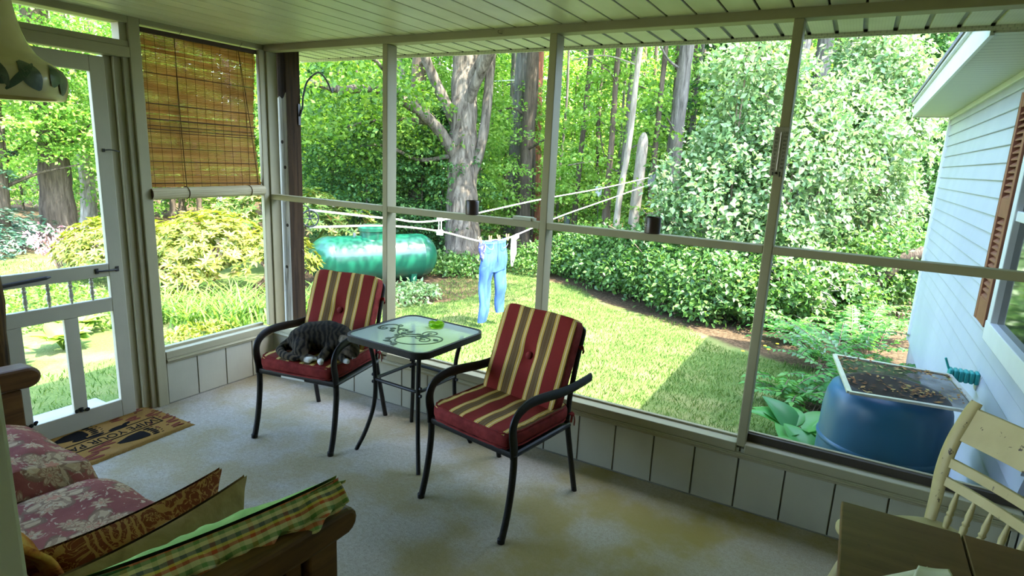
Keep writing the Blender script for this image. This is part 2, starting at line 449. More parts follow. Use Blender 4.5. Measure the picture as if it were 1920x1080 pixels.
# vented soffit outside the screens
m = MT('soffit', .5, .35); v, x, y, z = m.co(); dots = ((x * 260).sin() * (y * 260).sin()).gt(.72)
n = m.noise(v, 5); m.col(m.mix(dots * .45, m.ramp(n, [(.3, (.52, .51, .40)), (.7, (.62, .61, .50))]), (.25, .25, .2))); SOFF = m.m
b = MB(); k0 = 3.202 - .1175 * 30
for k in range(0, 42):
    x0 = k0 + k * .1175
    if x0 < -.26 or x0 > 4.12: continue
    b.box((x0 + .010, .06, 2.232), (x0 + .1075, .545, 2.25)); b.box((x0 - .010, .06, 2.242), (x0 + .010, .545, 2.25), 1)
    b.box((x0 - .007, .545, 2.229), (x0 + .007, .551, 2.24), 2)
b.box((-.28, .548, 2.222), (4.2, .566, 2.26), 0); b.box((-.28, .56, 2.215), (4.2, .575, 2.40), 0)
struct(b.build('trim_%d' % TI[0], [SOFF, flat('soffit_channel', (.30, .30, .27)), DARK], smooth=False)); TI[0] += 1
b = MB().box((-.29, -4.7, 2.225), (-.08, .56, 2.262)); struct(b.build('trim_%d' % TI[0], SOFF, smooth=False)); TI[0] += 1

# rough outdoor corner post ------------------------------------------------------
m = MT('rough_timber', .9, .1); v, x, y, z = m.co()
g = m.noise(m.mapv(v, (50, 50, 2.2)), 1, 6, .65, .6); kn = m.noise(m.mapv(v, (9, 9, 4)), 1, 2)
dark = m.ramp(g, [(.3, (.012, .007, .004)), (.7, (.05, .029, .014))])
grey = m.ramp(g, [(.3, (.16, .14, .11)), (.5, (.50, .47, .41)), (.8, (.68, .66, .60))])
side = y.lt(.1015)
top = (z + kn * .35).gt(2.13)
f = side * (1 - top)
m.col(m.mix(f, dark, grey)); m.bump(g, .5, .01)
KNOT = flat('knot_wood', (.05, .04, .03), .9, .1)
post = thing('timber_post', 'rough brown and grey timber post outside the corner of the screens', 'post', (0, 0, 0))
b = MB().box((-.06, .100, -.5), (.086, .222, 2.26)); b.build('beam', m.m, post, smooth=False, bevel=.004)
for zz, xx in ((1.62, .035), (1.45, .055), (.75, .04), (1.05, .06)): MB().lathe([(.0001, .0985), (.006, .098), (.012, .099), (.013, .101)], (xx, 0, zz), 10, axis='y').build('knot', KNOT, post)
b = MB().tube(spline([(.086, .20, .87), (.098, .202, .86), (.102, .206, .84), (.098, .208, .825), (.092, .20, .83)], 5), .003, 6); b.build('screw_hook', NAIL, post)
# wrought iron plant hanger arm
b = MB().tube(spline([(.097, .205, 1.80), (.10, .226, 1.864), (.10, .234, 1.93), (.10, .269, 2.028), (.10, .342, 2.094), (.10, .391, 2.107), (.10, .45, 2.068), (.10, .492, 2.0), (.10, .505, 1.992), (.10, .514, 2.02)], 6), .0065, 8)
b.box((.086, .195, 1.74), (.094, .215, 1.88))
tag(b.build('plant_hanger', BLK), 'black curved iron plant hanger on the timber corner post', 'hanger')
# ================================================================== patio chairs
METAL = MT('black_bronze_metal', .45, .3); v, x, y, z = METAL.co(); nn = METAL.noise(v, 120, 3)
METAL.col(METAL.ramp(nn, [(.3, (.005, .0045, .004)), (.75, (.016, .014, .012))])); METAL.bump(nn, .15, .002); METAL = METAL.m
RED, GOLD, CREAM, BRN, DRED = (.205, .016, .011), (.60, .38, .085), (.74, .58, .30), (.15, .085, .032), (.06, .008, .006)
def stripe_mat(name, horizontal):
    m = MT(name, .85, .15); v, x, y, z = m.co()
    wob = m.noise(m.mapv(v, (6, 6, 3)), 1, 2) * .012
    t = ((x + wob - .006) / .156 + 20.5).fr()
    st = [(0, BRN), (.05, (.19, .13, .06)), (.075, BRN), (.115, DRED), (.125, GOLD), (.185, CREAM), (.215, GOLD), (.275, DRED), (.287, RED),
          (.713, DRED), (.725, GOLD), (.785, CREAM), (.815, GOLD), (.875, DRED), (.885, BRN), (.925, (.19, .13, .06)), (.945, BRN)]
    c = m.ramp(t, st, True)
    fz = m.noise(m.mapv(v, (240, 240, 240)), 1, 2); c = m.mix(fz * .35, c, (.02, .012, .01))
    m.col(c); m.bump(fz + m.noise(v, 22, 3) * 2, .25, .006); return m.m
ST = stripe_mat('striped_fabric', False)
REDF = MT('dark_red_fabric', .85, .15); v, x, y, z = REDF.co(); REDF.col(REDF.ramp(REDF.noise(v, 30, 4), [(.3, (.12, .012, .010)), (.7, (.21, .026, .022))])); REDF.bump(REDF.noise(v, 60, 3), .3, .004); REDF = REDF.m

def two_tone(o, fn):
    """material slot 1 on the faces fn picks"""
    for p in o.data.polygons:
        p.material_index = 1 if fn(p.center, p.normal) else 0

def make_chair(loc, rz, label):
    t = thing('patio_chair', label, 'chair', loc, rz, 'striped patio armchairs')
    for sx in (-1, 1):
        X = .25 * sx
        pts = spline([(X, -.280, .0), (X, -.252, .10), (X, -.233, .20), (X, -.222, .30), (X, -.222, .38)], 6)
        b = MB().tube(pts, .0145, 10, sx=1.0, sy=1.15); b.lathe([(0, 0), (.0165, 0), (.0165, .02), (.0145, .022)], (X, -.281, 0), 10); b.build('leg', METAL, t)
        arm = spline([(X, -.222, .37), (X, -.226, .42), (X, -.236, .47), (X, -.235, .515), (X, -.212, .553), (X, -.165, .577), (X, -.10, .585), (X, .0, .578), (X, .10, .568), (X, .20, .566), (X, .30, .573), (X, .345, .578)], 6)
        MB().tube(arm, .0135, 10, sx=.75, sy=1.75).build('armrest', METAL, t)
        pts = spline([(X * .98, .28, 0), (X * .96, .245, .15), (X * .93, .215, .30), (X * .90, .20, .40)], 5)
        MB().tube(pts, .0135, 10).build('leg', METAL, t)
        up = spline([(X * .90, .20, .38), (X * .84, .240, .52), (X * .82, .288, .68), (X * .82, .322, .79), (X * .78, .330, .81)], 5)
        MB().tube(up, .0125, 10).build('back_post', METAL, t)
    b = MB(); b.tube([(-.25, -.222, .378), (.25, -.222, .378)], .013, 8, sx=1.4); b.tube([(-.24, .20, .375), (.24, .20, .375)], .012, 8)
    for sx in (-1, 1): b.tube([(.248 * sx, -.222, .378), (.238 * sx, .20, .375)], .012, 8)
    b.box((-.235, -.22, .372), (.235, .20, .382)); b.build('seat_frame', METAL, t)
    b = MB(); b.tube([(-.195, .330, .81), (.195, .330, .81)], .0125, 8)
    b.tube([(-.21, .245, .53), (.21, .245, .53)], .010, 8)
    for k in range(-3, 4): b.tube([(k * .06, .24, .53), (k * .055, .330, .81)], .004, 6)
    b.build('back_frame', METAL, t)
    # seat cushion
    def fn(x, y, z):
        e = max(abs(x) / .235, abs(y) / .235)
        if z > 0: z += .006 * (1 - e ** 2) + .004 * math.sin(x * 40 + y * 9) * math.sin(y * 31) * (1 - e * .6)
        if abs(x) > .2 or abs(y) > .2: z += .0022 * math.sin((x + y) * 95)
        return x, y, z
    b = MB().cushion((0, -.015, .434), .478, .475, .076, 9, 22, fn, q=4); s = b.build('seat_cushion', [ST, REDF], t)
    two_tone(s, lambda c, n: abs(n.z) < .72 or n.z < 0)
    # piping follows the cushion's own edge
    def ring(z, w, d): return [(w * math.copysign(abs(math.cos(a)) ** .24, math.cos(a)), -.015 + d * math.copysign(abs(math.sin(a)) ** .24, math.sin(a)), z + .0022 * math.sin(a * 17)) for a in [2 * PI * k / 80 for k in range(80)]]
    b = MB(); b.tube(ring(.466, .232, .230), .0045, 6, closed=True); b.tube(ring(.402, .234, .232), .0045, 6, closed=True)
    b.build('piping', REDF, s)
    for sx in (-1, 1):
        b = MB(); p0 = (.232 * sx, .205, .425)
        b.tube(spline([p0, (.245 * sx, .215, .435), (.252 * sx, .225, .40), (.247 * sx, .232, .365)], 4), .006, 6, sx=.4)
        b.tube(spline([p0, (.252 * sx, .20, .43), (.255 * sx, .19, .395)], 4), .006, 6, sx=.4); b.ball((.245 * sx, .213, .425), .011, 5); b.build('tie', REDF, s)
    # back cushion, tilted with the back posts
    pc, tilt = Vector((0, .197, .655)), R(-21.5)
    def fb(x, y, z):
        d = math.hypot(x * 1.0, z * .8)
        if y < 0: y += .022 * math.exp(-(d / .045) ** 2) - .006 * math.sin(abs(x) * 28 + 1) * math.sin(z * 17) * .5
        e = abs(x) / .215
        z += .0015 * math.sin(x * 30) * (abs(z) / .2)
        return x, y, z
    Mx = Matrix.Translation(pc) @ Matrix.Rotation(tilt, 4, 'X')
    b = MB().cushion((0, 0, 0), .445, .075, .455, 11, 24, fb, q=11); b.xf(Mx); s = b.build('back_cushion', [ST, REDF], t)
    ny = Mx.to_3x3() @ Vector((0, 1, 0)); nx = Vector((1, 0, 0))
    two_tone(s, lambda c, n: abs(n.dot(nx)) > .75 or n.dot(ny) > .5)
    b = MB()
    rg = lambda yy, w, h: [(w * math.copysign(abs(math.cos(a)) ** .26, math.cos(a)), yy, h * math.copysign(abs(math.sin(a)) ** .26, math.sin(a))) for a in [2 * PI * k / 80 for k in range(80)]]
    b.tube(rg(-.026, .217, .222), .004, 6, closed=True); b.tube(rg(.026, .217, .222), .004, 6, closed=True); b.xf(Mx); b.build('piping', REDF, s)
    b = MB().ball((0, -.024, 0), (.019, .010, .019), 8); b.xf(Mx); b.build('button', REDF, s)
    for sx in (-1, 1):
        for zz in (.10,):
            b = MB(); b.tube(spline([(.216 * sx, .03, zz), (.236 * sx, .035, zz + .008), (.246 * sx, .045, zz - .008), (.236 * sx, .055, zz - .02)], 4), .006, 6, sx=.4)
            b.tube(spline([(.216 * sx, .03, zz), (.242 * sx, .03, zz + .012), (.25 * sx, .03, zz - .012)], 4), .006, 6, sx=.4); b.ball((.234 * sx, .032, zz), .009, 5); b.xf(Mx); b.build('tie', REDF, s)
    return t
chairR = make_chair((2.22, -.52, 0), R(-10), 'striped patio armchair with an empty seat, right of the glass side table')
chairL = make_chair((.987, -.47, 0), R(10.1), 'striped patio armchair near the corner with the cat asleep on its seat')
b = MB().box((-.09, -.2375, .366), (.06, -.2365, .377)); b.build('care_tag', flat('white_cloth_tag', (.55, .54, .48)), chairL)

# ================================================================== glass side table
TZ = .655
tab = thing('side_table', 'square black side table with a textured glass top and scroll design', 'table', (1.578, -.365, 0), R(-3))
def rsq(h, r, n=8, p=None):
    o = []
    for (cx, cy, a0) in ((h - r, h - r, 0), (-h + r, h - r, 90), (-h + r, -h + r, 180), (h - r, -h + r, 270)):
        for k in range(n + 1):
            a = R(a0 + 90 * k / n); o.append((cx + r * math.cos(a), cy + r * math.sin(a)))
    return o
b = MB(); o_, i_ = rsq(.272, .075), rsq(.257, .062); n = len(o_)
V = [(a, c, TZ - .030) for a, c in o_] + [(a, c, TZ + .004) for a, c in o_] + [(a, c, TZ + .004) for a, c in i_] + [(a, c, TZ - .012) for a, c in i_] + [(a * .93, c * .93, TZ - .030) for a, c in i_]
F = []
for q in range(4):
    for k in range(n): F.append((q * n + k, q * n + (k + 1) % n, (q + 1) * n + (k + 1) % n, (q + 1) * n + k))
b.add(V, F); b.build('rim', METAL, tab, bevel=.002)
GL = MT('textured_glass', .12, .5); v, x, y, z = GL.co()
GL.b.inputs['Transmission Weight'].default_value = .62; GL.b.inputs['IOR'].default_value = 1.12
GL.col((.72, .86, .74)); n1 = GL.noise(v, 90, 3); GL.b.inputs['Roughness'].default_value = .16; GL.bump(n1, .35, .003)
b = MB().prism([(a * .998, c * .998) for a, c in i_], TZ - .006, TZ); b.build('glass_top', GL.m, tab, smooth=False)
for sx in (-1, 1):
    for sy in (-1, 1):
        ft = (.222 * sx, .222 * sy, 0)
        pts = spline([ft, (.186 * sx, .186 * sy, .11), (.158 * sx, .158 * sy, .24), (.150 * sx, .150 * sy, .36), (.155 * sx, .155 * sy, .50), (.175 * sx, .175 * sy, TZ - .028)], 6)
        lg = MB().tube(pts, .0115, 10).build('leg', METAL, tab)
        for zz in (.385, .425): MB().lathe([(0, -.004), (.009, -.004), (.009, .004), (0, .004)], (.150 * sx + .016 * sx, .150 * sy, zz), 8, axis='x').build('bolt', METAL, lg)
ring = []
for a, c in rsq(.155, .03, 4): ring.append((a, c, .405 + .0))
b = MB().tube(ring, .0095, 8, closed=True); b.build('brace_ring', METAL, tab)
# scroll ornament printed on the glass: vines and leaves (table coords)
b = MB(); zt = TZ + .0012
def vine(pts, w=.0048):
    P = spline([(p[0], p[1], zt) for p in pts], 8); b.tube(P, w, 6, sx=.35, sy=1.0, up=(0, 0, 1))
def spiral(cx, cy, r0, a0, turns, sgn=1, w=.0044, sh=.85):
    vine([(cx + r0 * (1 - t * sh) * math.cos(a0 + sgn * t * turns * 2 * PI), cy + r0 * (1 - t * sh) * math.sin(a0 + sgn * t * turns * 2 * PI)) for t in [k / 14 for k in range(15)]], w)
def leaf(x, y, a, L=.034, W=.013):
    L *= 1.2; W *= 1.35
    o = []
    for k in range(13):
        t = k / 12; o.append((t * L, W * math.sin(PI * t) * (1 - .35 * t)))
    o += [(p[0], -p[1]) for p in o[-2:0:-1]]
    c, s_ = math.cos(a), math.sin(a); b.prism([(x + p[0] * c - p[1] * s_, y + p[0] * s_ + p[1] * c) for p in o], zt - .0005, zt + .0010)
vine([(-.205, -.055), (-.225, -.02), (-.205, .03), (-.165, .04), (-.13, .005), (-.09, -.045), (-.05, -.075), (.0, -.085)])
spiral(-.19, -.045, .035, 2.6, 1.2, 1); spiral(-.155, .045, .02, -1.4, .9, 1)
spiral(-.075, -.01, .03, -2.2, 1.1, -1); vine([(-.12, -.005), (-.09, .01), (-.065, -.005)])
leaf(-.135, -.045, -.6); leaf(-.16, -.03, .4, .03); leaf(-.04, -.03, 1.2); leaf(-.06, -.045, -.2, .028)
vine([(-.05, -.075), (-.0, -.04), (.05, -.015), (.10, -.012)]); spiral(.075, .035, .046, -2.3, 1.35, -1)
vine([(.0, -.085), (-.01, -.14), (.03, -.185), (.10, -.175), (.165, -.12), (.195, -.055), (.18, .0), (.135, .015), (.10, -.012)])
spiral(.115, -.075, .042, 2.7, 1.3, -1); spiral(.075, -.055, .036, .6, 1.2, 1); vine([(-.01, -.09), (.03, -.065), (.08, -.035), (.115, -.04)])
vine([(-.0, -.1), (-.035, -.14), (-.02, -.185), (.02, -.21)]); leaf(.03, -.2, -.9, .04, .016); leaf(.145, -.03, -.3, .036); leaf(.065, -.005, .5, .03); leaf(-.03, -.11, 2.5, .03); leaf(-.03, -.15, -2.2, .03); leaf(.02, -.03, .9, .026); leaf(-.0, -.19, -2.6, .035); leaf(-.005, -.06, 2.4, .024)
b.build('scroll_ornament', flat('dark_green_enamel', (.006, .030, .018), .4, .4), tab)
# green glass ashtray
GG = MT('green_glass', .05, .5); GG.b.inputs['Transmission Weight'].default_value = .85; GG.b.inputs['IOR'].default_value = 1.35; GG.col((.42, .78, .03)); GG = GG.m
p = [(.0001, .004), (.038, .004), (.041, .006), (.043, .012), (.044, .028), (.043, .032), (.040, .032), (.037, .030), (.036, .012), (.030, .009), (.0001, .009)]
b = MB().lathe(p, (0, 0, -.0025), 28)
for i, q in enumerate(b.v):
    a = math.atan2(q[1], q[0])
    if q[2] > .025 and abs(((a / (PI / 2)) % 1) - .5) < .12: b.v[i] = (q[0], q[1], q[2] - .006)
o = b.build('ashtray', GG); o.location = (1.600, -.215, TZ); tag(o, 'small round green glass ashtray on the glass side table', 'ashtray')

# ================================================================== things on the rail
CUPM = MT('dark_brown_glaze', .35, .5); v, x, y, z = CUPM.co(); CUPM.col(CUPM.ramp(CUPM.noise(v, 12), [(.3, (.018, .008, .007)), (.7, (.035, .016, .012))])); CUPM = CUPM.m
WM = flat('white_mark', (.62, .60, .56), .5, .3, .2, 200)
def cup(xc, label, marks):
    t = thing('candle_cup', label, 'cup', (xc, .028, 1.267), R(-20), 'brown cups on the middle rail')
    MB().lathe([(.0001, 0), (.035, 0), (.038, .003), (.0385, .075), (.037, .078), (.0345, .078), (.034, .008), (.0001, .006)], n=28).build('body', CUPM, t)
    MB().lathe([(.0001, .05), (.0335, .05)], n=20).build('wax', flat('dark_wax', (.05, .03, .02)), t)
    b = MB()
    for (a0, z0, a1, z1, w_) in marks:
        P = [(.0392 * math.sin(R(a0 + (a1 - a0) * k / 4)), -.0392 * math.cos(R(a0 + (a1 - a0) * k / 4)), z0 + (z1 - z0) * k / 4) for k in range(5)]
        b.tube(P, w_, 5)
    b.build('mark', WM, t); return t
mk1 = [(-32, .052, -22, .046, .0016), (-25, .056, -18, .05, .0012), (-38, .046, -33, .038, .0012), (-33, .036, -22, .030, .0014), (-22, .040, -18, .034, .0016), (-28, .028, -24, .030, .001)]
mk2 = [(-36, .044, -28, .046, .0014), (-33, .05, -31, .036, .0012), (-26, .046, -22, .04, .0014), (-24, .036, -14, .033, .0011), (-18, .043, -10, .044, .001), (-30, .036, -27, .032, .001)]
cup(1.652, 'dark brown cup with white mark on the rail before the maple trunk', mk1)
cup(2.684, 'dark brown cup with white mark on the rail before the border shrubs', mk2)
b = MB().box((1.925, .01, 1.267), (2.035, .05, 1.285)); b.box((2.035, .016, 1.268), (2.05, .044, 1.282))
tag(b.build('small_case', flat('off_white_plastic', (.42, .42, .33), .5)), 'small flat off-white case lying on the middle rail', 'case').data.update()

# thermometer
t = thing('thermometer', 'old rectangular wall thermometer with black numbers on the right-hand post', 'thermometer', (3.203, -.002, 1.665))
PLATE = flat('thermometer_plate', (.33, .31, .24), .5, .4, .1, 60)
MB().box((-.030, -.008, -.098), (.026, 0, .100)).build('plate', PLATE, t, smooth=False, bevel=.003)
MB().box((-.032, -.016, .094), (.028, 0, .102)).build('cap', PLATE, t, smooth=False, bevel=.002)
MB().tube([(-.002, -.0105, -.075), (-.002, -.0105, .080)], .0028, 8).build('tube', flat('glass_tube', (.45, .40, .34), .15, .6), t)
MB().ball((-.002, -.011, -.086), .0055, 6).build('bulb', flat('dark_bulb', (.02, .012, .012), .3), t)
MB().box((-.018, -.0105, -.096), (-.014, -.006, -.082)).build('clip', BLK, t); MB().box((.010, -.0105, -.102), (.014, -.006, -.080)).build('clip', BLK, t)
INK = flat('black_ink', (.012, .011, .010), .7)
RX = Matrix.Rotation(R(90), 4, 'X')
ra, la = ['120', '100', '80', '60', '40', '20', '0', '20', '40', '60'], ['50', '40', '30', '20', '10', '0', '10', '20', '30', '40']
for k in range(10):
    text_mesh(ra[k], .0125, INK, 'number', t, .0003, Matrix.Translation((.015, -.0086, .078 - k * .0158)) @ RX)
    text_mesh(la[k], .0125, INK, 'number', t, .0003, Matrix.Translation((-.018, -.0086, .070 - k * .0158)) @ RX)

# ================================================================== bamboo blind
m = MT('bamboo_slats', .6, .25); v, x, y, z = m.co()
rowid = (z / .0062).fl(); n = m.noise(m.vec(rowid * 7.31, y * 1.2, rowid * 3.7), 1.0, 3); n2 = m.noise(v, 3, 3)
c = m.ramp(n, [(.25, (.34, .19, .055)), (.5, (.48, .29, .10)), (.8, (.60, .41, .17))]); c = m.mix(n2.step(.5, .75) * .5, c, (.22, .12, .03)); m.col(c)
trn = m.n('ShaderNodeBsdfTranslucent'); mx = m.n('ShaderNodeMixShader'); mx.inputs[0].default_value = .55
m.l(c, trn.inputs[0]); m.l(m.b.outputs[0], mx.inputs[1]); m.l(trn.outputs[0], mx.inputs[2]); m.l(mx.outputs[0], m.out.inputs[0]); BAM = m.m
bl = thing('bamboo_blind', 'tan bamboo roll-up blind hanging in the bay beside the screen door', 'blind', (-.018, -.42, 0))
ZT, ZB = 2.172, 1.325; b = MB(); rnd = random.Random(3); k = 0
nS = int((ZT - ZB) / .0062)
for k in range(nS):
    zc = ZB + (k + .5) * .0062; u = (zc - ZB) / (ZT - ZB)
    l = -.366 + rnd.uniform(-.012, .006); r_ = .372 - .028 * math.sin(PI * min(1, u * 1.1)) + rnd.uniform(-.006, .006)
    gap = .0002 if rnd.random() < .90 else rnd.uniform(.0006, .0018)
    h = .0062 - gap; pts = []
    mseg = 9
    for j in range(mseg + 1):
        yy = l + (r_ - l) * j / mseg; pts.append((.004 * math.sin(yy * 5 + u * 3) - .012 * (1 - u) * math.sin(PI * u), yy, zc + .0006 * math.sin(yy * 9 + k * .35) - .0008 * (yy / .37) ** 2 * math.sin(k * .2)))
    V = []
    for (px_, py_, pz_) in pts:
        V += [(px_ + .0010, py_, pz_ - h / 2), (px_ + .0016, py_, pz_), (px_ + .0010, py_, pz_ + h / 2), (px_ - .0008, py_, pz_)]
    F = []
    for j in range(mseg):
        for q in range(4): F.append((j * 4 + q, j * 4 + (q + 1) % 4, (j + 1) * 4 + (q + 1) % 4, (j + 1) * 4 + q))
    b.add(V, F)
b.build('slats', BAM, bl, angle=180)
DB = flat('dark_brown_wood', (.045, .022, .010), .5)
MB().box((-.012, -.375, 2.166), (.012, .374, 2.192)).build('head_rail', DB, bl, smooth=False, bevel=.003)
b = MB()
for yy in [-.345 + .0575 * k for k in range(13)]:
    b.tube([(.006 - .01 * math.sin(PI * u) * (1 - u), yy, ZB + (ZT - ZB) * u) for u in [j / 12 for j in range(13)]], .0011, 5)
b.build('warp_thread', flat('brown_thread', (.09, .045, .015), .8), bl)
b = MB()
for zz, rr in ((1.955, .0022), (1.79, .0028), (1.705, .0036), (1.670, .0024), (1.650, .0026), (1.635, .002), (1.545, .002), (1.47, .0026), (1.345, .003)):
    b.tube([(.007, -.362, zz + .004), (.005, 0, zz), (.007, .345, zz - .002)], rr, 6)
b.build('dark_slat', flat('dark_slat', (.07, .035, .012), .7), bl)
b = MB(); CRD = flat('brown_cord', (.10, .055, .02), .8)
b.tube(spline([(.010, -.175, 2.17), (.008, -.172, 1.9), (.007, -.165, 1.6), (.012, -.16, 1.32)], 6), .0024, 6)
b.tube(spline([(.010, .24, 2.17), (.010, .30, 1.75), (.014, .345, 1.33)], 6), .0024, 6); b.tube(spline([(.010, .24, 2.17), (.012, .275, 1.75), (.014, .28, 1.33)], 6), .0016, 6)
b.build('cord', CRD, bl)
# the rolled-up bottom
P = []
for k in range(60):
    a = k / 60 * 2 * PI * 3.4; r_ = .010 + .029 * k / 60; P.append((r_ * math.cos(a), r_ * math.sin(a)))
ROLL = MT('bamboo_back', .65, .25); v, x, y, z = ROLL.co(); n = ROLL.noise(ROLL.mapv(v, (160, 2, 160)), 1, 3)
ROLL.col(ROLL.ramp(n, [(.3, (.30, .24, .13)), (.6, (.52, .45, .28)), (.8, (.62, .56, .38))])); ROLL.bump(n, .5, .004); ROLL = ROLL.m
b = MB()
def rollf(u, v_):
    a = u * 2 * PI; r_ = .036 + .0012 * math.sin(u * 2 * PI * 34); yy = -.382 + .764 * v_
    return (.010 + r_ * math.cos(a), yy, 1.291 + r_ * .92 * math.sin(a) + .008 * (v_ - .5) * 2 * .3)
b.grid(rollf, 140, 12, closeu=True); rl = b.build('roll', ROLL, bl, angle=180)
REND = flat('roll_end_brown', (.085, .045, .022), .8, .2, .3, 90)
b = MB().prism([(.010 + .035 * math.cos(2 * PI * k / 24), 1.2905 + .032 * math.sin(2 * PI * k / 24)) for k in range(24)], -.381, -.379, plane='xz')
b.tube([(.010 + p[0] * .86, -.3812, 1.2905 + p[1] * .8) for p in P], .0022, 5); b.build('roll_end', REND, rl)
b = MB().prism([(.010 + .035 * math.cos(2 * PI * k / 24), 1.2935 + .032 * math.sin(2 * PI * k / 24)) for k in range(24)], .379, .381, plane='xz'); b.build('roll_end', REND, rl)
b = MB()
for yy in (-.165, .27): MB().tube([(.010 + .0385 * math.cos(2 * PI * k / 24), yy, 1.291 + .036 * math.sin(2 * PI * k / 24)) for k in range(24)], .0025, 6, closed=True).build('cord_loop', CRD, rl)
b = MB(); 
for yy in (-.14, .255): b.tube(spline([(.0, yy, 2.19), (.018, yy, 2.20), (.020, yy + .006, 2.214), (.012, yy + .008, 2.222)], 4), .0014, 5); b.build('hook', NAIL, bl); b = MB()

# ================================================================== door mat
CO = MT('coir', 1.0, .05); v, x, y, z = CO.co(); n = CO.noise(v, 420, 3, .7); n2 = CO.noise(v, 8, 3)
c = CO.ramp(n, [(.25, (.12, .058, .014)), (.5, (.28, .155, .040)), (.78, (.42, .25, .08))]); c = CO.mix(n2.step(.5, .75) * .35, c, (.36, .22, .09)); CO.col(c); CO.bump(n, .9, .006); CO = CO.m
mat_ = thing('doormat', 'coir doormat with paw prints and lettering in front of the screen door', 'doormat', (.175, -1.285, 0), R(2))
b = MB(); rnd = random.Random(5)
def mf(u, v_):
    xx = -.228 + .456 * u; yy = -.40 + .80 * v_
    e = min(u, 1 - u, v_, 1 - v_); j = rnd.uniform(-.003, .003) if e == 0 else 0
    return (xx + j, yy + j, .001 + .013 * min(1, e * 30))
b.grid(mf, 40, 60); b.build('pile', CO, mat_)
INKM = flat('black_coir', (.008, .007, .006), 1, .05, .4, 300, .6, 300); MAR = flat('maroon_coir', (.13, .035, .022), 1, .05, .35, 300, .6, 300); GRN = flat('green_coir', (.05, .07, .05), 1, .05, .3, 300)
Mz = Matrix.Translation((.012, .0, .0150)) @ Matrix.Rotation(R(-90), 4, 'Z')
text_mesh('WIPE YOUR PAWS', .078, INKM, 'lettering', mat_, .0008, Matrix.Translation((.012, .025, .0150)) @ Matrix.Rotation(R(-90), 4, 'Z') @ Matrix.Diagonal((.86, 1, 1, 1)))
b = MB()
for xx in (-.035, .060): b.box((xx - .0035, -.33, .0142), (xx + .0035, .318, .0160))
b.box((-.035, .311, .0142), (.060, .318, .0160)); b.build('border', INKM, mat_)
def blob(b, cx, cy, rx, ry, a=0, n=14, e=1.0):
    c, s_ = math.cos(a), math.sin(a); P = []
    for k in range(n):
        t = 2 * PI * k / n; px_, py_ = rx * math.cos(t) * (1 + .18 * math.sin(t)), ry * math.sin(t)
        P.append((cx + px_ * c - py_ * s_, cy + px_ * s_ + py_ * c))
    b.prism(P, .0142, .0156)
def bear(b, cx, cy, a, s=1.0):
    c, s_ = math.cos(a), math.sin(a)
    def T(px_, py_): return (cx + (px_ * c - py_ * s_) * s, cy + (px_ * s_ + py_ * c) * s)
    P = [T(*p) for p in [(-.048, .05), (-.03, .062), (.03, .062), (.048, .05), (.045, .0), (.03, -.05), (.012, -.09), (-.008, -.095), (-.022, -.06), (-.04, -.02)]]
    b.prism(P, .0142, .0156)
    for k in range(5):
        x_ = -.045 + k * .0225; q = T(x_, .085 + .012 * math.sin(PI * k / 4)); blob(b, q[0], q[1], .0085 * s, .019 * s, a)
        q = T(x_ * 1.15, .118 + .014 * math.sin(PI * k / 4)); blob(b, q[0], q[1], .003 * s, .007 * s, a, 6)
b = MB(); bear(b, .130, .12, 0, 1.0); b.build('paw_print', INKM, mat_); b = MB(); bear(b, -.135, -.06, 0, 1.05); b.build('paw_print', INKM, mat_); b = MB()
blob(b, -.052, .13, .022, .05); blob(b, -.072, .185, .012, .026, .3); blob(b, -.057, .01, .014, .05); blob(b, -.075, -.055, .02, .035); b.build('paw_print', INKM, mat_)
def hoof(cx, cy, s=1.0, a=0.0):
    b = MB(); blob(b, cx - .018 * s, cy, .013 * s, .045 * s, a + .15); blob(b, cx + .018 * s, cy, .013 * s, .045 * s, a - .15); b.build('hoof_print', MAR, mat_)
for (hx, hy, s) in ((-.16, -.27, 1), (-.09, -.24, .9), (.11, -.06, 1), (.17, -.12, 1.0), (.125, -.24, 1.0), (.10, -.32, .8), (-.10, .24, .8), (-.16, .18, .7), (-.19, .32, .6), (.10, .345, .7), (.17, .33, .7), (.03, .36, .6), (-.07, .33, .7), (.085, .0, .7)): hoof(hx, hy, s)
b = MB()
for k in range(26): blob(b, rnd.uniform(-.2, .2), rnd.choice((rnd.uniform(.32, .385), rnd.uniform(.25, .38))), .006, .009, 0, 7)
tag(b.build('small_print', MAR, mat_), kind='stuff')
b = MB(); blob(b, .192, -.30, .010, .03, .2); blob(b, .205, -.302, .008, .028, -.1); b.build('leaf_print', GRN, mat_)
# ================================================================== the cat
def blobs(chains, step=.35):
    b = MB()
    for ch in chains:
        P = [Vector(c[:3]) for c in ch]; Rr = [c[3] for c in ch]
        for i in range(len(P) - 1):
            L = (P[i + 1] - P[i]).length; k = max(2, int(L / (min(Rr[i], Rr[i + 1]) * step)) + 1)
            for j in range(k + 1):
                t = j / k; t2 = t * t * (3 - 2 * t); p = P[i].lerp(P[i + 1], t); r = Rr[i] * (1 - t2) + Rr[i + 1] * t2
                b.ball(p, r, 7)
    return b
def remesh(b, name, voxel, smooth=6):
    me = bpy.data.meshes.new(name); me.from_pydata(b.v, [], b.f); o = bpy.data.objects.new(name + '_tmp', me); COL.objects.link(o)
    r = o.modifiers.new('r', 'REMESH'); r.mode = 'VOXEL'; r.voxel_size = voxel
    s = o.modifiers.new('s', 'SMOOTH'); s.factor = .5; s.iterations = smooth
    dg = bpy.context.evaluated_depsgraph_get(); dg.update()
    m2 = bpy.data.meshes.new_from_object(o.evaluated_get(dg)); m2.name = name
    bpy.data.objects.remove(o); bpy.data.meshes.remove(me)
    m2.polygons.foreach_set('use_smooth', [True] * len(m2.polygons)); return m2
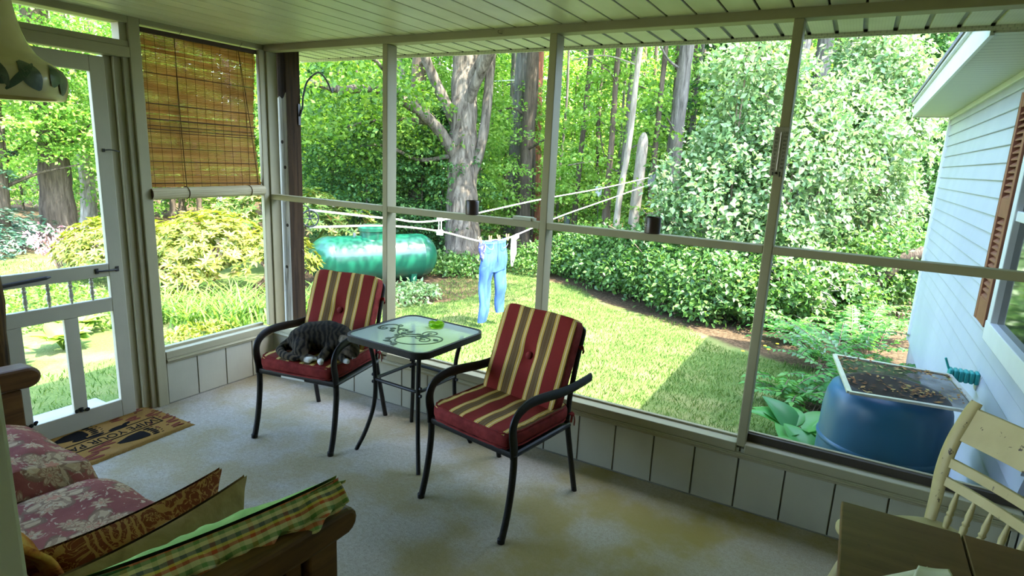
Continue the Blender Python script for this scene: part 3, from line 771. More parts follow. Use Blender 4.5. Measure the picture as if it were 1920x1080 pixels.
ch = [
    [(-.075, -.085, .070, .070), (-.03, -.05, .082, .086), (.05, -.015, .088, .090), (.12, -.015, .086, .082), (.18, -.03, .074, .062), (.225, -.055, .062, .052)],
    [(.225, -.055, .062, .050), (.247, -.075, .052, .046), (.272, -.095, .040, .026), (.281, -.102, .034, .016)],
    [(.235, -.05, .09, .020), (.232, -.028, .115, .006)], [(.205, -.075, .092, .022), (.196, -.082, .124, .005)],
    [(-.07, -.09, .06, .062), (-.02, -.15, .050, .048), (.0, -.185, .035, .034), (-.03, -.20, .022, .024)],
    [(-.03, -.20, .022, .022), (.03, -.215, .017, .018), (.065, -.225, .017, .017), (.088, -.228, .016, .016)],
    [(-.02, -.17, .02, .02), (.05, -.19, .018, .018), (.105, -.205, .022, .015)],
    [(.13, -.05, .05, .05), (.125, -.12, .035, .032), (.130, -.18, .024, .022), (.150, -.215, .018, .018), (.162, -.228, .017, .0165)],
    [(.19, -.06, .04, .035), (.215, -.125, .022, .022), (.255, -.148, .016, .016), (.272, -.15, .015, .015)],
    [(-.125, -.09, .045, .040), (-.150, -.13, .032, .028), (-.142, -.18, .025, .023), (-.10, -.215, .022, .022), (-.05, -.235, .021, .021), (-.005, -.243, .019, .018), (.02, -.243, .017, .011)],
]
me = remesh(blobs(ch), 'cat', .0052, 5)
def near(p, q, r): return max(0, 1 - (Vector(p) - Vector(q)).length / r)
tailpts = [(-.125, -.09, .045), (-.150, -.13, .032), (-.142, -.18, .025), (-.10, -.215, .022), (-.05, -.235, .021), (-.005, -.243, .019), (.02, -.243, .017)]
from mathutils import noise as NZ
att = me.color_attributes.new('fur', 'FLOAT_COLOR', 'POINT')
for i, v in enumerate(me.vertices):
    p = v.co; base = Vector((.044, .036, .024)); dk = Vector((.007, .0055, .004)); tan = Vector((.13, .092, .05)); wh = Vector((.62, .60, .54))
    wob = NZ.noise(p * 22) * 1.1 + NZ.noise(p * 60) * .3
    # mackerel stripes: rings along the spine, rings along tail and legs
    s = math.sin(p.x * 215 + p.y * 90 + p.z * 40 + wob * 4.2)
    d, k = min(((p - Vector(q)).length, k) for k, q in enumerate(tailpts))
    if d < .034 and p.z < .06 and (p.x < -.06 or p.y < -.225): s = math.sin((p.x * 1.0 - p.y * .4) * 175 + wob)
    t = min(1, max(0, s * 1.3 + .50)); c = base.lerp(dk, t)
    side = max(0, min(1, (.075 - p.z) / .05)); c = c.lerp(tan, side * .35 * (1 - t))
    c = c.lerp(dk, .45 * max(0, min(1, (p.z - .10) / .06)))
    h = near(p, (.255, -.08, .05), .065)
    if h > 0:
        s2 = math.sin(p.y * 220 + p.z * 120 + wob); c = c.lerp((tan * .75).lerp(dk, max(0, s2) * .75), min(1, h * 1.6))
    for q, r in (((.088, -.230, .014), .030), ((.11, -.207, .018), .016), ((.163, -.232, .014), .030), ((.275, -.152, .012), .026), ((.283, -.103, .026), .012)):
        w_ = near(p, q, r)
        if w_ > 0: c = c.lerp(wh, min(1, w_ * 3.2))
    if near(p, (.198, -.088, .118), .03) > 0: c = c.lerp(Vector((.30, .24, .17)), .5)
    g = 1 + .22 * NZ.noise(p * 240); att.data[i].color = (c.x * g, c.y * g, c.z * g, 1)
m = MT('tabby_fur', .9, .15); a = m.n('ShaderNodeVertexColor'); a.layer_name = 'fur'; m.l(a.outputs[0], m.b.inputs['Base Color']); v, x, y, z = m.co()
m.bump(m.noise(m.mapv(v, (220, 600, 600)), 1, 3), .5, .004)
me.materials.clear(); me.materials.append(m.m)
cat = bpy.data.objects.new('cat', me); COL.objects.link(cat); cat.location = (.987, -.47, .473); cat.rotation_euler = (0, 0, R(10.1))
tag(cat, 'dark tabby cat with white paws curled up asleep on a striped chair', 'cat')
b = MB(); b.ball((.2865, -.105, .034), (.004, .005, .003), 5); b.build('nose', flat('pink_nose', (.25, .10, .09), .5), cat)
b = MB(); b.tube([(.266, -.122, .055), (.274, -.117, .052), (.280, -.110, .052)], .0012, 5); b.build('closed_eye', flat('eye_line', (.01, .008, .006), .6), cat)
b = MB()
for k in range(5): b.tube([(.283, -.112, .030), (.292 + .004 * k, -.135 - .006 * k, .024 + .006 * k)], .0005, 4)
b.build('whisker', WM, cat)

# ================================================================== sofa
m = MT('dark_honey_wood', .45, .25); v, x, y, z = m.co(); g = m.noise(m.mapv(v, (26, 3, 26)), 1, 5, .6, .5)
m.col(m.ramp(g, [(.3, (.045, .019, .005)), (.55, (.11, .050, .013)), (.8, (.17, .085, .022))])); m.bump(g, .08, .003); WOOD = m.m
def floral():
    m = MT('faded_red_floral', .9, .12); v, x, y, z = m.co()
    base = m.ramp(m.noise(v, 6, 3), [(.3, (.17, .045, .038)), (.7, (.28, .088, .072))])
    def layer(c, scale, off, petals, rad, fillc, linec):
        vo = m.n('ShaderNodeTexVoronoi'); vo.voronoi_dimensions = '2D'; vo.inputs['Scale'].default_value = 1.0; vo.inputs['Randomness'].default_value = .55
        sv = m.vec(x * scale + off, y * scale + off * 1.7); m.l(sv, vo.inputs['Vector'])
        sp = m.n('ShaderNodeSeparateXYZ'); m.l(vo.outputs['Position'], sp.inputs[0])
        dx = x * scale + off - S(m.nt, sp.outputs[0]); dy = y * scale + off * 1.7 - S(m.nt, sp.outputs[1])
        dx = dx + (m.noise(v, 26, 2) - .5) * .10; dy = dy + (m.noise(v, 31, 2) - .5) * .10
        r = (dx * dx + dy * dy).sq(); th = dy.atan2(dx); pt = (th * (petals / 2.0)).cos().ab()
        edge = (pt * .55 + .45) * rad
        q = r / edge
        ln = (q - 1.0).ab().lt(.10); c = m.mix(q.lt(1.0) * .85, c, fillc)
        vein = ((th * petals * 2.0).sin().gt(.55)) * q.lt(.9) * q.gt(.45)
        c = m.mix(vein * .6, c, linec); c = m.mix(ln * .9, c, linec)
        c = m.mix((q - .42).ab().lt(.07) * .8, c, linec); c = m.mix(q.lt(.22) * .8, c, (.42, .16, .10)); return c
    c = layer(base, 4.6, .35, 5, .42, (.48, .36, .21), (.17, .10, .06))
    c = layer(c, 9.5, 2.1, 7, .30, (.46, .34, .20), (.24, .12, .07))
    sp = m.noise(v, 34, 3, .6, 1.2); c = m.mix(sp.step(.60, .66) * .75, c, (.52, .42, .28))
    n = m.noise(m.mapv(v, (320, 320, 320)), 1, 2); c = m.mix(n * .3, c, (.12, .05, .04)); m.col(c); m.bump(m.noise(v, 9, 4) * 2 + n * .3, .35, .012); return m.m
FLOR = floral()
sofa = thing('sofa', 'wooden-armed sofa with faded red floral cushions in the lower left', 'sofa', (1.455, -2.10, 0))
def arm(x0, x1, far=False):
    sg = []
    prof = [(-1.700, .535), (-1.684, .542), (-1.672, .556), (-1.668, .575), (-1.672, .592), (-1.684, .605), (-1.70, .611), (-1.80, .617), (-2.42, .655), (-2.42, .575), (-1.80, .535)]
    if far: prof = [(-1.72 + .052 * math.cos(t) , .592 + .046 * math.sin(t)) for t in [R(a) for a in range(-100, 95, 15)]] + [(-2.42, .655), (-2.42, .59), (-1.80, .552)]
    def bx(a, c, nm, bev=.006):
        return MB().box((a[0] - 1.455, a[1] + 2.10, a[2]), (c[0] - 1.455, c[1] + 2.10, c[2])).build(nm, WOOD, sofa, smooth=False, bevel=bev)
    b = MB().prism([(p[0] + 2.10, p[1]) for p in prof], x0 - 1.455, x1 - 1.455, plane='yz'); b.build('arm_rail', WOOD, sofa, smooth=False, bevel=.012)
    xm = (x0 + x1) / 2
    bx((xm - .022, -1.835, 0), (xm + .022, -1.735, .54), 'arm_post'); bx((xm - .022, -2.42, 0), (xm + .022, -2.32, .58), 'arm_post')
    bx((xm - .018, -2.32, .17), (xm + .018, -1.835, .25), 'arm_stretcher')
    for k in range(5): bx((xm - .010, -2.25 + k * .087, .25), (xm + .010, -2.20 + k * .087, .56), 'arm_slat', .003)
arm(2.335, 2.405); arm(.50, .60, True)
o2 = lambda a, c, nm, mt=WOOD, bev=.006: MB().box((a[0] - 1.455, a[1] + 2.10, a[2]), (c[0] - 1.455, c[1] + 2.10, c[2])).build(nm, mt, sofa, smooth=False, bevel=bev)
o2((.58, -1.87, .17), (2.35, -1.83, .27), 'front_rail'); o2((.58, -2.45, .14), (2.35, -2.41, .70), 'back_board'); o2((.58, -2.41, .24), (2.35, -1.83, .27), 'seat_board')
def seat(xa, xb, dz, sd):
    def fn(x, y, z):
        if z > 0: z += .02 * (1 - (x / ((xb - xa) / 2)) ** 2) + .008 * NZ.noise(Vector((x * 9 + sd, y * 9, sd)))
        if y > .2: z -= (y - .2) * .30
        return x, y + .01 * math.sin(x * 14 + sd), z
    b = MB().cushion(((xa + xb) / 2 - 1.455, .015, .355 + dz), xb - xa, .62, .17, 7, 18, fn, q=4); return b.build('seat_cushion', FLOR, sofa)
seat(1.27, 2.325, .0, 1.3); seat(.615, 1.265, .01, 4.1)
# a second, rumpled cover over the far cushion, bulging at the join
def fold(u, v_):
    x = .62 + .66 * u - 1.455; y = -.30 + .60 * v_
    z = .470 + .030 * math.sin(PI * u) + .015 * NZ.noise(Vector((x * 8, y * 8, 2))) + .012 * math.sin(v_ * 14 + u * 6) * u - .05 * max(0, v_ - .85) / .15 - .06 * max(0, u - .9) / .1
    return (x, y, z)
b = MB().grid(fold, 40, 30); 
o = b.build('seat_cover', FLOR, sofa); so_ = o.modifiers.new('t', 'SOLIDIFY'); so_.thickness = .012; so_.offset = -1
def bc(xa, xb, sd):
    b = MB().cushion(((xa + xb) / 2 - 1.455, -.265, .565), xb - xa, .12, .30, 5, 14, lambda x, y, z: (x, y - .06 * z / .16 * .5, z + .01 * math.sin(x * 12 + sd)), q=5); return b.build('back_cushion', FLOR, sofa)
bc(.62, 1.47, 0); bc(1.48, 2.31, 2)

# throw over the sofa back
m = MT('orange_floral_throw', .9, .1); v, x, y, z = m.co(); n = m.noise(v, 11, 4, .6, 1.5)
m.col(m.ramp(n, [(.36, (.20, .045, .020)), (.46, (.45, .17, .035)), (.6, (.55, .32, .07)), (.7, (.40, .20, .05))])); m.bump(m.noise(v, 30), .3, .006)
def tf(u, v_):
    a = v_; x = 1.72 + .34 * u
    P = [(-2.20, .47), (-2.235, .56), (-2.265, .66), (-2.33, .735), (-2.41, .745), (-2.47, .60)]
    t = a * (len(P) - 1); i = min(int(t), len(P) - 2); f = t - i
    return (x + .006 * math.sin(v_ * 9), P[i][0] + (P[i + 1][0] - P[i][0]) * f + .008 * math.sin(u * 13), P[i][1] + (P[i + 1][1] - P[i][1]) * f + .008 * math.sin(u * 11 + v_ * 5))
b = MB().grid(tf, 24, 24); o = b.build('throw', m.m); so_ = o.modifiers.new('t', 'SOLIDIFY'); so_.thickness = .012; so_.offset = 1
tag(o, 'orange and gold patterned throw over the sofa back, beside the doorway jamb', 'throw')

# pillows -----------------------------------------------------------------
def pillow(name, w, h, t, tn, mats, loc, rz, tilt, label, fn=None, welt=None):
    """stands on edge: local x = thickness, y = length, z = height; origin at the bottom"""
    th = thing(name, label, 'pillow', loc, rz)
    def P(u, v_, sg):
        a, c = 2 * u - 1, 2 * v_ - 1
        k = max(0, (1 - abs(a) ** 2.2)) ** .72 * max(0, (1 - abs(c) ** 2.0)) ** .72
        pin = 1 - .13 * (1 - a * a); pin2 = 1 - .10 * (1 - c * c)
        y = a * w / 2 * pin2; z = c * h / 2 * pin; y = max(-w / 2 * .985, min(w / 2 * .985, y))
        x = sg * ((tn if sg > 0 else t) * k + .005)
        x += sg * (.012 * NZ.noise(Vector((y * 9, z * 9, sg * 3 + loc[0] * 9))) + .008 * NZ.noise(Vector((y * 26 + z * 14, z * 9 - y * 6, sg * 3 + loc[0] * 9)))) * k * 2
        return (x, y, z + h / 2)
    b = MB()
    for i, sg in enumerate((-1, 1)):
        b.grid((lambda u, v_, sg=sg: P(u, v_, sg)) if sg > 0 else (lambda u, v_, sg=sg: P(1 - u, v_, sg)), 36, 30, i)
    b.xf(Matrix.Rotation(tilt, 4, 'Y')); o = b.build('cover', mats if len(mats) > 1 else [mats[0], mats[0]], th, angle=180)
    mw = o.modifiers.new('w', 'WELD'); mw.merge_threshold = .0075 if False else .0001
    if welt:
        E_ = []
        for k in range(120):
            s_ = k / 120 * 4; i = int(s_); f = s_ - i
            u, v_ = [(f, 0), (1, f), (1 - f, 1), (0, 1 - f)][i]
            p1, p2 = P(u, v_, 1), P(u, v_, -1); E_.append(((p1[0] + p2[0]) / 2, p1[1], p1[2]))
        b = MB().tube(E_, .005, 6, closed=True); b.xf(Matrix.Rotation(tilt, 4, 'Y')); b.build('welt', welt, o)
    return th
m = MT('brown_gold_paisley', .85, .15); v, x, y, z = m.co()
vo = m.n('ShaderNodeTexVoronoi'); vo.voronoi_dimensions = '2D'; vo.inputs['Scale'].default_value = 1; sv = m.vec(y * 8.5 + (m.noise(v, 12, 2) - .5) * .5, z * 8.5 + (m.noise(v, 14, 2) - .5) * .5); m.l(sv, vo.inputs['Vector'])
ds = S(m.nt, vo.outputs['Distance']); rings = (ds * 42.0 + m.noise(v, 18, 3) * 7.0).sin(); lines = m.noise(v, 20, 2, .5, 3.0)
g = rings.gt(.35) * ds.lt(.62); g2 = (lines - .5).ab().lt(.028); g = g.mx(g2)
c = m.mix(m.noise(v, 5), (.12, .022, .007), (.24, .07, .018)); c = m.mix(g * .85, c, (.46, .25, .07)); n = m.noise(v, 300, 2); c = m.mix(n * .3, c, (.05, .02, .01)); m.col(c); m.bump(n, .2, .003); PAIS = m.m
TAN = MT('tan_suede', .8, .2); v, x, y, z = TAN.co(); n = TAN.noise(v, 14, 5, .6, .6); TAN.col(TAN.ramp(n, [(.3, (.20, .125, .045)), (.7, (.34, .23, .095))])); TAN.bump(TAN.noise(v, 7, 5, .6, 1), .5, .015); TAN = TAN.m
def plaid():
    m = MT('plaid_fabric', .85, .12); v, x, y, z = m.co()
    def band(t, lst):
        return m.ramp((t + 40.0).fr(), lst, True)
    w = m.noise(v, 9, 2) * .10
    a = band((x * 1.15 - z * .75) * 9.0 + w * .6 + .30, [(0, (.62, .58, .26)), (.14, (.14, .26, .07)), (.26, (.62, .56, .26)), (.34, (.52, .10, .035)), (.48, (.16, .28, .08)), (.58, (.64, .58, .24)), (.70, (.075, .085, .085)), (.82, (.66, .50, .08)), (.90, (.48, .08, .035))])
    b_ = band(y * 11.0 + w, [(0, (.62, .58, .30)), (.22, (.16, .28, .08)), (.36, (.60, .55, .26)), (.56, (.58, .18, .06)), (.70, (.62, .58, .28)), (.84, (.20, .24, .14))])
    m.col(m.mix(.26, a, b_)); m.bump(m.noise(v, 260, 2), .25, .003); return m.m
PLAID = plaid()
GREEN = MT('green_cotton', .85, .12); v, x, y, z = GREEN.co(); n = GREEN.noise(v, 7, 4, .6, .5); GREEN.col(GREEN.ramp(n, [(.3, (.10, .22, .045)), (.6, (.22, .36, .09)), (.8, (.42, .50, .20))])); GREEN.bump(GREEN.noise(v, 24, 4), .35, .008); GREEN = GREEN.m
pillow('throw_pillow', .47, .24, .045, .095, [PAIS], (1.990, -2.035, .415), R(0), R(0), 'brown and gold paisley pillow, farthest of the three standing by the sofa arm')
pillow('throw_pillow', .50, .25, .045, .085, [TAN], (2.105, -2.035, .405), R(4), R(-1), 'plain tan pillow standing between the paisley and the plaid ones')
pl = pillow('throw_pillow', .62, .29, .08, .075, [GREEN, PLAID], (2.215, -1.985, .425), R(-13), R(17), 'green and plaid pillow with a ruffled edge against the near sofa arm')
b = MB()
def ruf(u, v_, o=.012, L=.055, dz=.0, ph=0):
    y = -.305 + .61 * u; amp = .4 + v_; e = math.sin(u * PI)
    return (o + L * v_ + .006 * amp * math.sin(u * 52 + ph) * v_ + .005 * math.sin(u * 23 + ph), y, .282 - .030 * e - dz - L * .45 * v_ * v_ + .004 * math.sin(u * 37 + 1 + ph))
b.grid(lambda u, v_: ruf(u, v_), 150, 6); b.xf(Matrix.Rotation(R(17), 4, 'Y')); o = b.build('ruffle', PLAID, pl, angle=180); so_ = o.modifiers.new('t', 'SOLIDIFY'); so_.thickness = .003
b = MB().grid(lambda u, v_: ruf(u, v_, .030, .095 * (.35 + .65 * min(1, (1 - u) * 1.6)), .028, 2.0), 150, 8); b.xf(Matrix.Rotation(R(17), 4, 'Y')); o = b.build('ruffle', PLAID, pl, angle=180); so_ = o.modifiers.new('t', 'SOLIDIFY'); so_.thickness = .003
b = MB()
b.tube(spline([(.008, -.29, .286), (.006, -.15, .268), (.004, .0, .258), (.008, .15, .268), (.004, .29, .284)], 10), .0035, 6); b.xf(Matrix.Rotation(R(17), 4, 'Y')); b.build('seam', flat('dark_green_seam', (.03, .09, .02), .8), pl)
b = MB()
def ruf2(u, v_):
    z = .06 + .22 * u
    return (.006 + .01 * math.sin(u * 40) * v_, .285 + .035 * v_ + .006 * math.sin(u * 26), z)
b.grid(ruf2, 60, 4); b.xf(Matrix.Rotation(R(17), 4, 'Y')); o = b.build('ruffle', PLAID, pl, angle=180); so_ = o.modifiers.new('t', 'SOLIDIFY'); so_.thickness = .003

# dark wooden pole at the far left
m = MT('rustic_pole', .7, .2); v, x, y, z = m.co(); g = m.noise(m.mapv(v, (60, 60, 6)), 1, 4); m.col(m.ramp(g, [(.3, (.020, .010, .004)), (.7, (.11, .06, .015))])); m.bump(g, .5, .008)
b = MB().tube([(.185 + .005 * math.sin(z * 9), -1.655 + .005 * math.cos(z * 7), z) for z in [k * .07 for k in range(20)]], [.034 + .003 * math.sin(k * 1.7) for k in range(20)], 12)
o = b.build('wooden_pole', m.m); tag(o, 'dark rough wooden pole standing behind the far sofa arm at the left edge', 'pole')

# ================================================================== hanging lamp
lx, ly, lz = 1.425, -2.035, 1.690
lamp = thing('pendant_lamp', 'cream ceramic pendant lamp shade painted with green leaves, upper left', 'lamp', (lx, ly, lz))
PR = [(.150, .0), (.166, -.002), (.172, .004), (.176, .020), (.179, .045), (.178, .062), (.170, .078), (.150, .094), (.128, .106), (.110, .122), (.098, .145), (.088, .175), (.080, .21), (.074, .25), (.068, .29), (.050, .31), (.030, .315)]
m = MT('cream_ceramic', .25, .5); v, x, y, z = m.co(); n = m.noise(v, 7, 3); m.col(m.ramp(n, [(.3, (.50, .42, .20)), (.7, (.64, .56, .30))])); CER = m.m
b = MB()
def prf(z):
    for (r0, z0), (r1, z1) in zip(PR, PR[1:]):
        if z0 <= z <= z1 or (z < z1): return r0 + (r1 - r0) * min(1, max(0, (z - z0) / max(1e-6, z1 - z0)))
    return PR[-1][0]
V = []; n = 96
PP = PR + [(.026, .305), (.060, .27), (.090, .16), (.125, .10), (.160, .06), (.162, .02), (.150, .0)]
for j, (r_, h) in enumerate(PP):
    for k in range(n):
        a = 2 * PI * k / n; q = r_ * (1 + (.007 * math.cos(a * 32) if .01 < h < .07 and j < 8 else 0)); V.append((q * math.cos(a), q * math.sin(a), h))
F = [(j * n + k, j * n + (k + 1) % n, (j + 1) * n + (k + 1) % n, (j + 1) * n + k) for j in range(len(PP) - 1) for k in range(n)]
b.add(V, F); b.build('shade', CER, lamp)
LG, LG2 = flat('painted_green_leaf', (.028, .060, .026), .3, .5, .4, 40), flat('painted_dull_green', (.075, .10, .055), .3, .5, .4, 50)
def patch(a0, z0, rot, L, W, mt):
    b = MB(); P = []
    def f(u, v_):
        t = u * L; wv = (v_ - .5) * 2 * W * math.sin(PI * min(.98, u * .92 + .05)) ** .8
        dx, dz = t * math.cos(rot) - wv * math.sin(rot), t * math.sin(rot) + wv * math.cos(rot)
        z = max(.004, min(.20, z0 + dz)); r_ = prf(z) * 1.012 + .0012; a = a0 + dx / r_; return (r_ * math.cos(a), r_ * math.sin(a), z)
    b.grid(f, 16, 8); return b.build('painted_leaf', mt, lamp, angle=180)
va = math.atan2(-2.81 - ly, 3.5 - lx)
patch(va - .40, .080, -.42, .125, .026, LG); patch(va + .20, .012, .80, .10, .010, LG); patch(va + .42, .086, -1.05, .080, .026, LG2)
patch(va + .16, .076, -1.35, .060, .009, LG2); patch(va + .86, .030, 1.15, .065, .020, LG); patch(va + 1.15, .08, -1.7, .07, .024, LG2)
patch(va - .9, .06, .3, .07, .02, LG); patch(va - 1.5, .05, -.4, .07, .02, LG2); patch(va - 2.3, .05, .4, .07, .02, LG); patch(va + 1.7, .05, -.4, .07, .02, LG2); patch(va + 2.4, .05, .4, .07, .02, LG)
patch(va - .42, .035, 1.2, .03, .012, flat('painted_rose', (.30, .10, .08), .3, .5))
b = MB()
for k in range(18):
    zc = .33 + k * .0115; b.tube([(.006 * math.cos(t) * (1 if k % 2 else .2), .006 * math.cos(t) * (.2 if k % 2 else 1), zc + .008 * math.sin(t)) for t in [2 * PI * q / 10 for q in range(10)]], .0014, 5, closed=True)
b.tube([(0, 0, .31), (0, 0, .335)], .008, 8); b.tube([(0, 0, .52), (0, 0, .541)], [.045, .05], 16); b.build('chain', flat('antique_brass', (.20, .13, .05), .4, .5, metal=.7), lamp)
MB().ball((0, 0, .10), (.028, .028, .038), 8).build('bulb', flat('milky_bulb', (.7, .7, .66), .3), lamp)

# ================================================================== wooden table, papers, white chair
m = MT('old_table_top', .5, .22); v, x, y, z = m.co(); g = m.noise(m.mapv(v, (2.5, 30, 30)), 1, 5, .6, .4); n = m.noise(v, 4, 5, .65)
c = m.ramp(g, [(.3, (.075, .038, .014)), (.7, (.130, .072, .027))]); c = m.mix(n.step(.45, .7) * .6, c, (.15, .075, .028)); c = m.mix(m.noise(v, 40, 4).step(.66, .72) * .4, c, (.05, .03, .015)); m.col(c); m.bump(g, .08, .003); TTOP = m.m
tb = thing('wooden_table', 'worn brown wooden drop-leaf table at the lower right', 'table', (3.92, -1.52, 0))
def tx(a, c, nm, mt, bev=.004): return MB().box((a[0] - 3.92, a[1] + 1.52, a[2]), (c[0] - 3.92, c[1] + 1.52, c[2])).build(nm, mt, tb, smooth=False, bevel=bev)
tx((3.592, -1.94, .718), (3.8515, -1.099, .74), 'table_leaf', TTOP); tx((3.8545, -1.94, .718), (4.235, -1.099, .74), 'tabletop', TTOP)
for (a, c) in ((3.88, -1.16), (4.18, -1.16), (3.88, -1.88), (4.18, -1.88)):
    MB().lathe([(.0001, 0), (.016, 0), (.022, .05), (.018, .12), (.028, .30), (.022, .40), (.030, .52), (.024, .56)], (a - 3.92, c + 1.52, 0), 14).build('leg', TTOP, tb)
    MB().box((a - 3.92 - .028, c + 1.52 - .028, .56), (a - 3.92 + .028, c + 1.52 + .028, .718)).build('leg_block', TTOP, tb, smooth=False, bevel=.003)
tx((3.87, -1.90, .62), (4.19, -1.87, .718), 'apron', TTOP); tx((3.87, -1.17, .62), (4.19, -1.14, .718), 'apron', TTOP)
PAP = flat('cream_paper', (.60, .60, .45), .85, .1, .06, 20)
def sheet(pts, label, dz, bend):
    b = MB(); n = 14
    def f(u, v_):
        p = [pts[0][i] * (1 - u) * (1 - v_) + pts[1][i] * u * (1 - v_) + pts[2][i] * u * v_ + pts[3][i] * (1 - u) * v_ for i in (0, 1)]
        return (p[0], p[1], .7415 + dz + bend * (u - .5) ** 2 + bend * .6 * v_ * v_ * u)
    b.grid(f, n, n); o = b.build('folded_paper', PAP, angle=180); s_ = o.modifiers.new('t', 'SOLIDIFY'); s_.thickness = .0012; s_.offset = 1
    return tag(o, label, 'paper')
sheet([(3.57 + .06, -1.62), (3.80, -1.62), (3.765, -1.315), (3.66, -1.42)], 'cream folded paper on the table, the lower one with a pointed corner', .0, .006)
sheet([(3.66, -1.66), (3.86, -1.60), (3.802, -1.322), (3.745, -1.335)], 'cream folded paper on the table, lying on top of the other sheet', .010, .010)

m = MT('chipped_ivory_paint', .5, .35); v, x, y, z = m.co(); n = m.noise(m.mapv(v, (38, 38, 26)), 1, 6, .65); n2 = m.noise(v, 6, 3)
c = m.ramp(n2, [(.3, (.34, .27, .11)), (.7, (.43, .355, .165))]); chip = n.step(.64, .68); c = m.mix(chip, c, (.055, .035, .02)); m.col(c); m.bump(n, .25, .004); IV = m.m
wc = thing('wooden_chair', 'chipped ivory-painted wooden chair with a slatted back, behind the brown table', 'chair', (3.865, -.70, 0), R(-52))
b = MB().cushion((0, -.0, .435), .42, .42, .034, 5, 16, lambda x, y, z: (x * (1 - .12 * (y > 0) * y / .2), y, z - (.010 * math.exp(-((abs(x) - .08) / .08) ** 2 - ((y - .03) / .11) ** 2) if z > 0 else 0)), q=6)
b.build('seat', IV, wc)
for sx in (-1, 1):
    for sy in (-1, 1):
        p, q = Vector((.13 * sx, .13 * sy, .425)), Vector((.205 * sx, .215 * sy, 0)); rr = [.015, .017, .015, .020, .021, .019, .014, .012]; tt = [0, .2, .26, .3, .5, .68, .74, 1]
        MB().tube([p.lerp(q, t) for t in tt], rr, 12).build('leg', IV, wc)
    b = MB().tube([(.175 * sx, -.178, .17), (.178 * sx, -.06, .172), (.178 * sx, .06, .172), (.175 * sx, .178, .17)], [.008, .013, .013, .008], 10); b.build('stretcher', IV, wc)
b = MB().tube([(-.176, -.03, .172), (-.06, -.03, .172), (.06, -.03, .172), (.176, -.03, .172)], [.008, .013, .013, .008], 10); b.build('stretcher', IV, wc)
for sx in (-1, 1):
    P = spline([(.172 * sx, .165, .43), (.180 * sx, .180, .52), (.188 * sx, .190, .62), (.192 * sx, .212, .72), (.193 * sx, .252, .82), (.192 * sx, .272, .862)], 5); n = len(P)
    MB().tube(P, [.016 + .004 * math.sin(PI * k / (n - 1)) for k in range(n)], 12, sx=.72, sy=1.25, up=(0, 1, 0)).build('back_post', IV, wc)
def slat(z0, z1, y0, y1, nm, bow=.012):
    b = MB()
    V = []; k = 12
    for i in range(k + 1):
        u = i / k; x = -.186 + .372 * u; bw = bow * math.sin(PI * u)
        V += [(x, y0 + bw - .006, z0), (x, y0 + bw + .006, z0), (x, y1 + bw + .006, z1), (x, y1 + bw - .006, z1)]
    F = [(i * 4 + q, i * 4 + (q + 1) % 4, (i + 1) * 4 + (q + 1) % 4, (i + 1) * 4 + q) for i in range(k) for q in range(4)]
    b.add(V, F); return b.build(nm, IV, wc, smooth=False, bevel=.002)
slat(.735, .845, .216, .264, 'crest_rail'); slat(.640, .672, .192, .198, 'back_slat'); slat(.575, .607, .184, .189, 'back_slat')
for k in range(5):
    x = -.118 + .059 * k
    MB().tube([Vector((x * .98, .170, .44)).lerp(Vector((x, .186 + .012 * math.sin(PI * (.5 + x / .37)), .578)), t) for t in (0, .18, .3, .36, .42, .48, .6, .8, 1)], [.0075, .010, .0115, .008, .0115, .008, .0105, .008, .0055], 10).build('spindle', IV, wc)
# ================================================================== the house wing on the right
VIN = MT('white_vinyl', .4, .4); v, x, y, z = VIN.co(); n = VIN.noise(VIN.mapv(v, (1, 1, .4)), 2.2, 5); VIN.col(VIN.ramp(n, [(.3, (.31, .335, .39)), (.7, (.375, .40, .455))])); VIN.bump(VIN.noise(VIN.mapv(v, (1, 1, 30)), 8, 3), .05, .003); VIN = VIN.m
VINT = flat('white_trim_vinyl', (.55, .57, .56), .4, .4, .05, 5)
house = thing('house_wing', 'white vinyl-sided house wing with brown shutter at the right', 'house', (4.25, 2.5, -.6))
HO = (4.25, 2.5, -.6)
def H(p): return (p[0] - HO[0], p[1] - HO[1], p[2] - HO[2])
def hbox(a, c, nm, mt, parent=house, bev=0): return MB().box(H(a), H(c)).build(nm, mt, parent, smooth=False, bevel=bev)
b = MB(); EX = .1035; z0 = -.165; k = 0
while z0 + k * EX < 2.20:
    za = z0 + k * EX; zb = min(za + EX, 2.215)
    P = [(4.235, za), (4.237, za - .004), (4.262, za - .004), (4.262, zb), (4.250, zb)]
    b.prism([H((p[0], 0, p[1]))[::2] for p in P], .10 - HO[1], 4.945 - HO[1], plane='xz'); k += 1
b.build('siding', VIN, house, smooth=False)
hbox((4.26, .1, -.8), (9.4, 4.93, 2.3), 'wall', VIN)
hbox((4.29, .1, -1.0), (9.3, 4.90, -.165), 'foundation', flat('grey_foundation', (.15, .15, .14), .9, .1, .2, 9, .4, 40))
b = MB().box(H((4.222, 4.88, -.17)), H((4.262, 4.965, 2.215))); b.build('corner_board', VINT, house, smooth=False, bevel=.003)
m = MT('wing_soffit', .5, .35); v, x, y, z = m.co(); g = ((y / .085).fr()).lt(.09); dots = ((x * 300).sin() * (y * 300).sin()).gt(.7)
c = m.mix(g * .8, (.48, .48, .40), (.14, .14, .11)); c = m.mix(dots * .3, c, (.3, .3, .28)); m.col(c)
hbox((3.915, .57, 2.205), (4.26, 4.99, 2.215), 'soffit', m.m); hbox((4.225, .57, 2.165), (4.25, 4.95, 2.205), 'frieze', VINT, bev=.003)
hbox((3.905, .57, 2.195), (3.922, 5.0, 2.335), 'fascia', VINT); hbox((3.905, 4.985, 2.195), (9.4, 5.0, 2.335), 'rake_board', VINT)
hbox((3.885, .57, 2.33), (3.915, 5.03, 2.35), 'drip_edge', VINT)
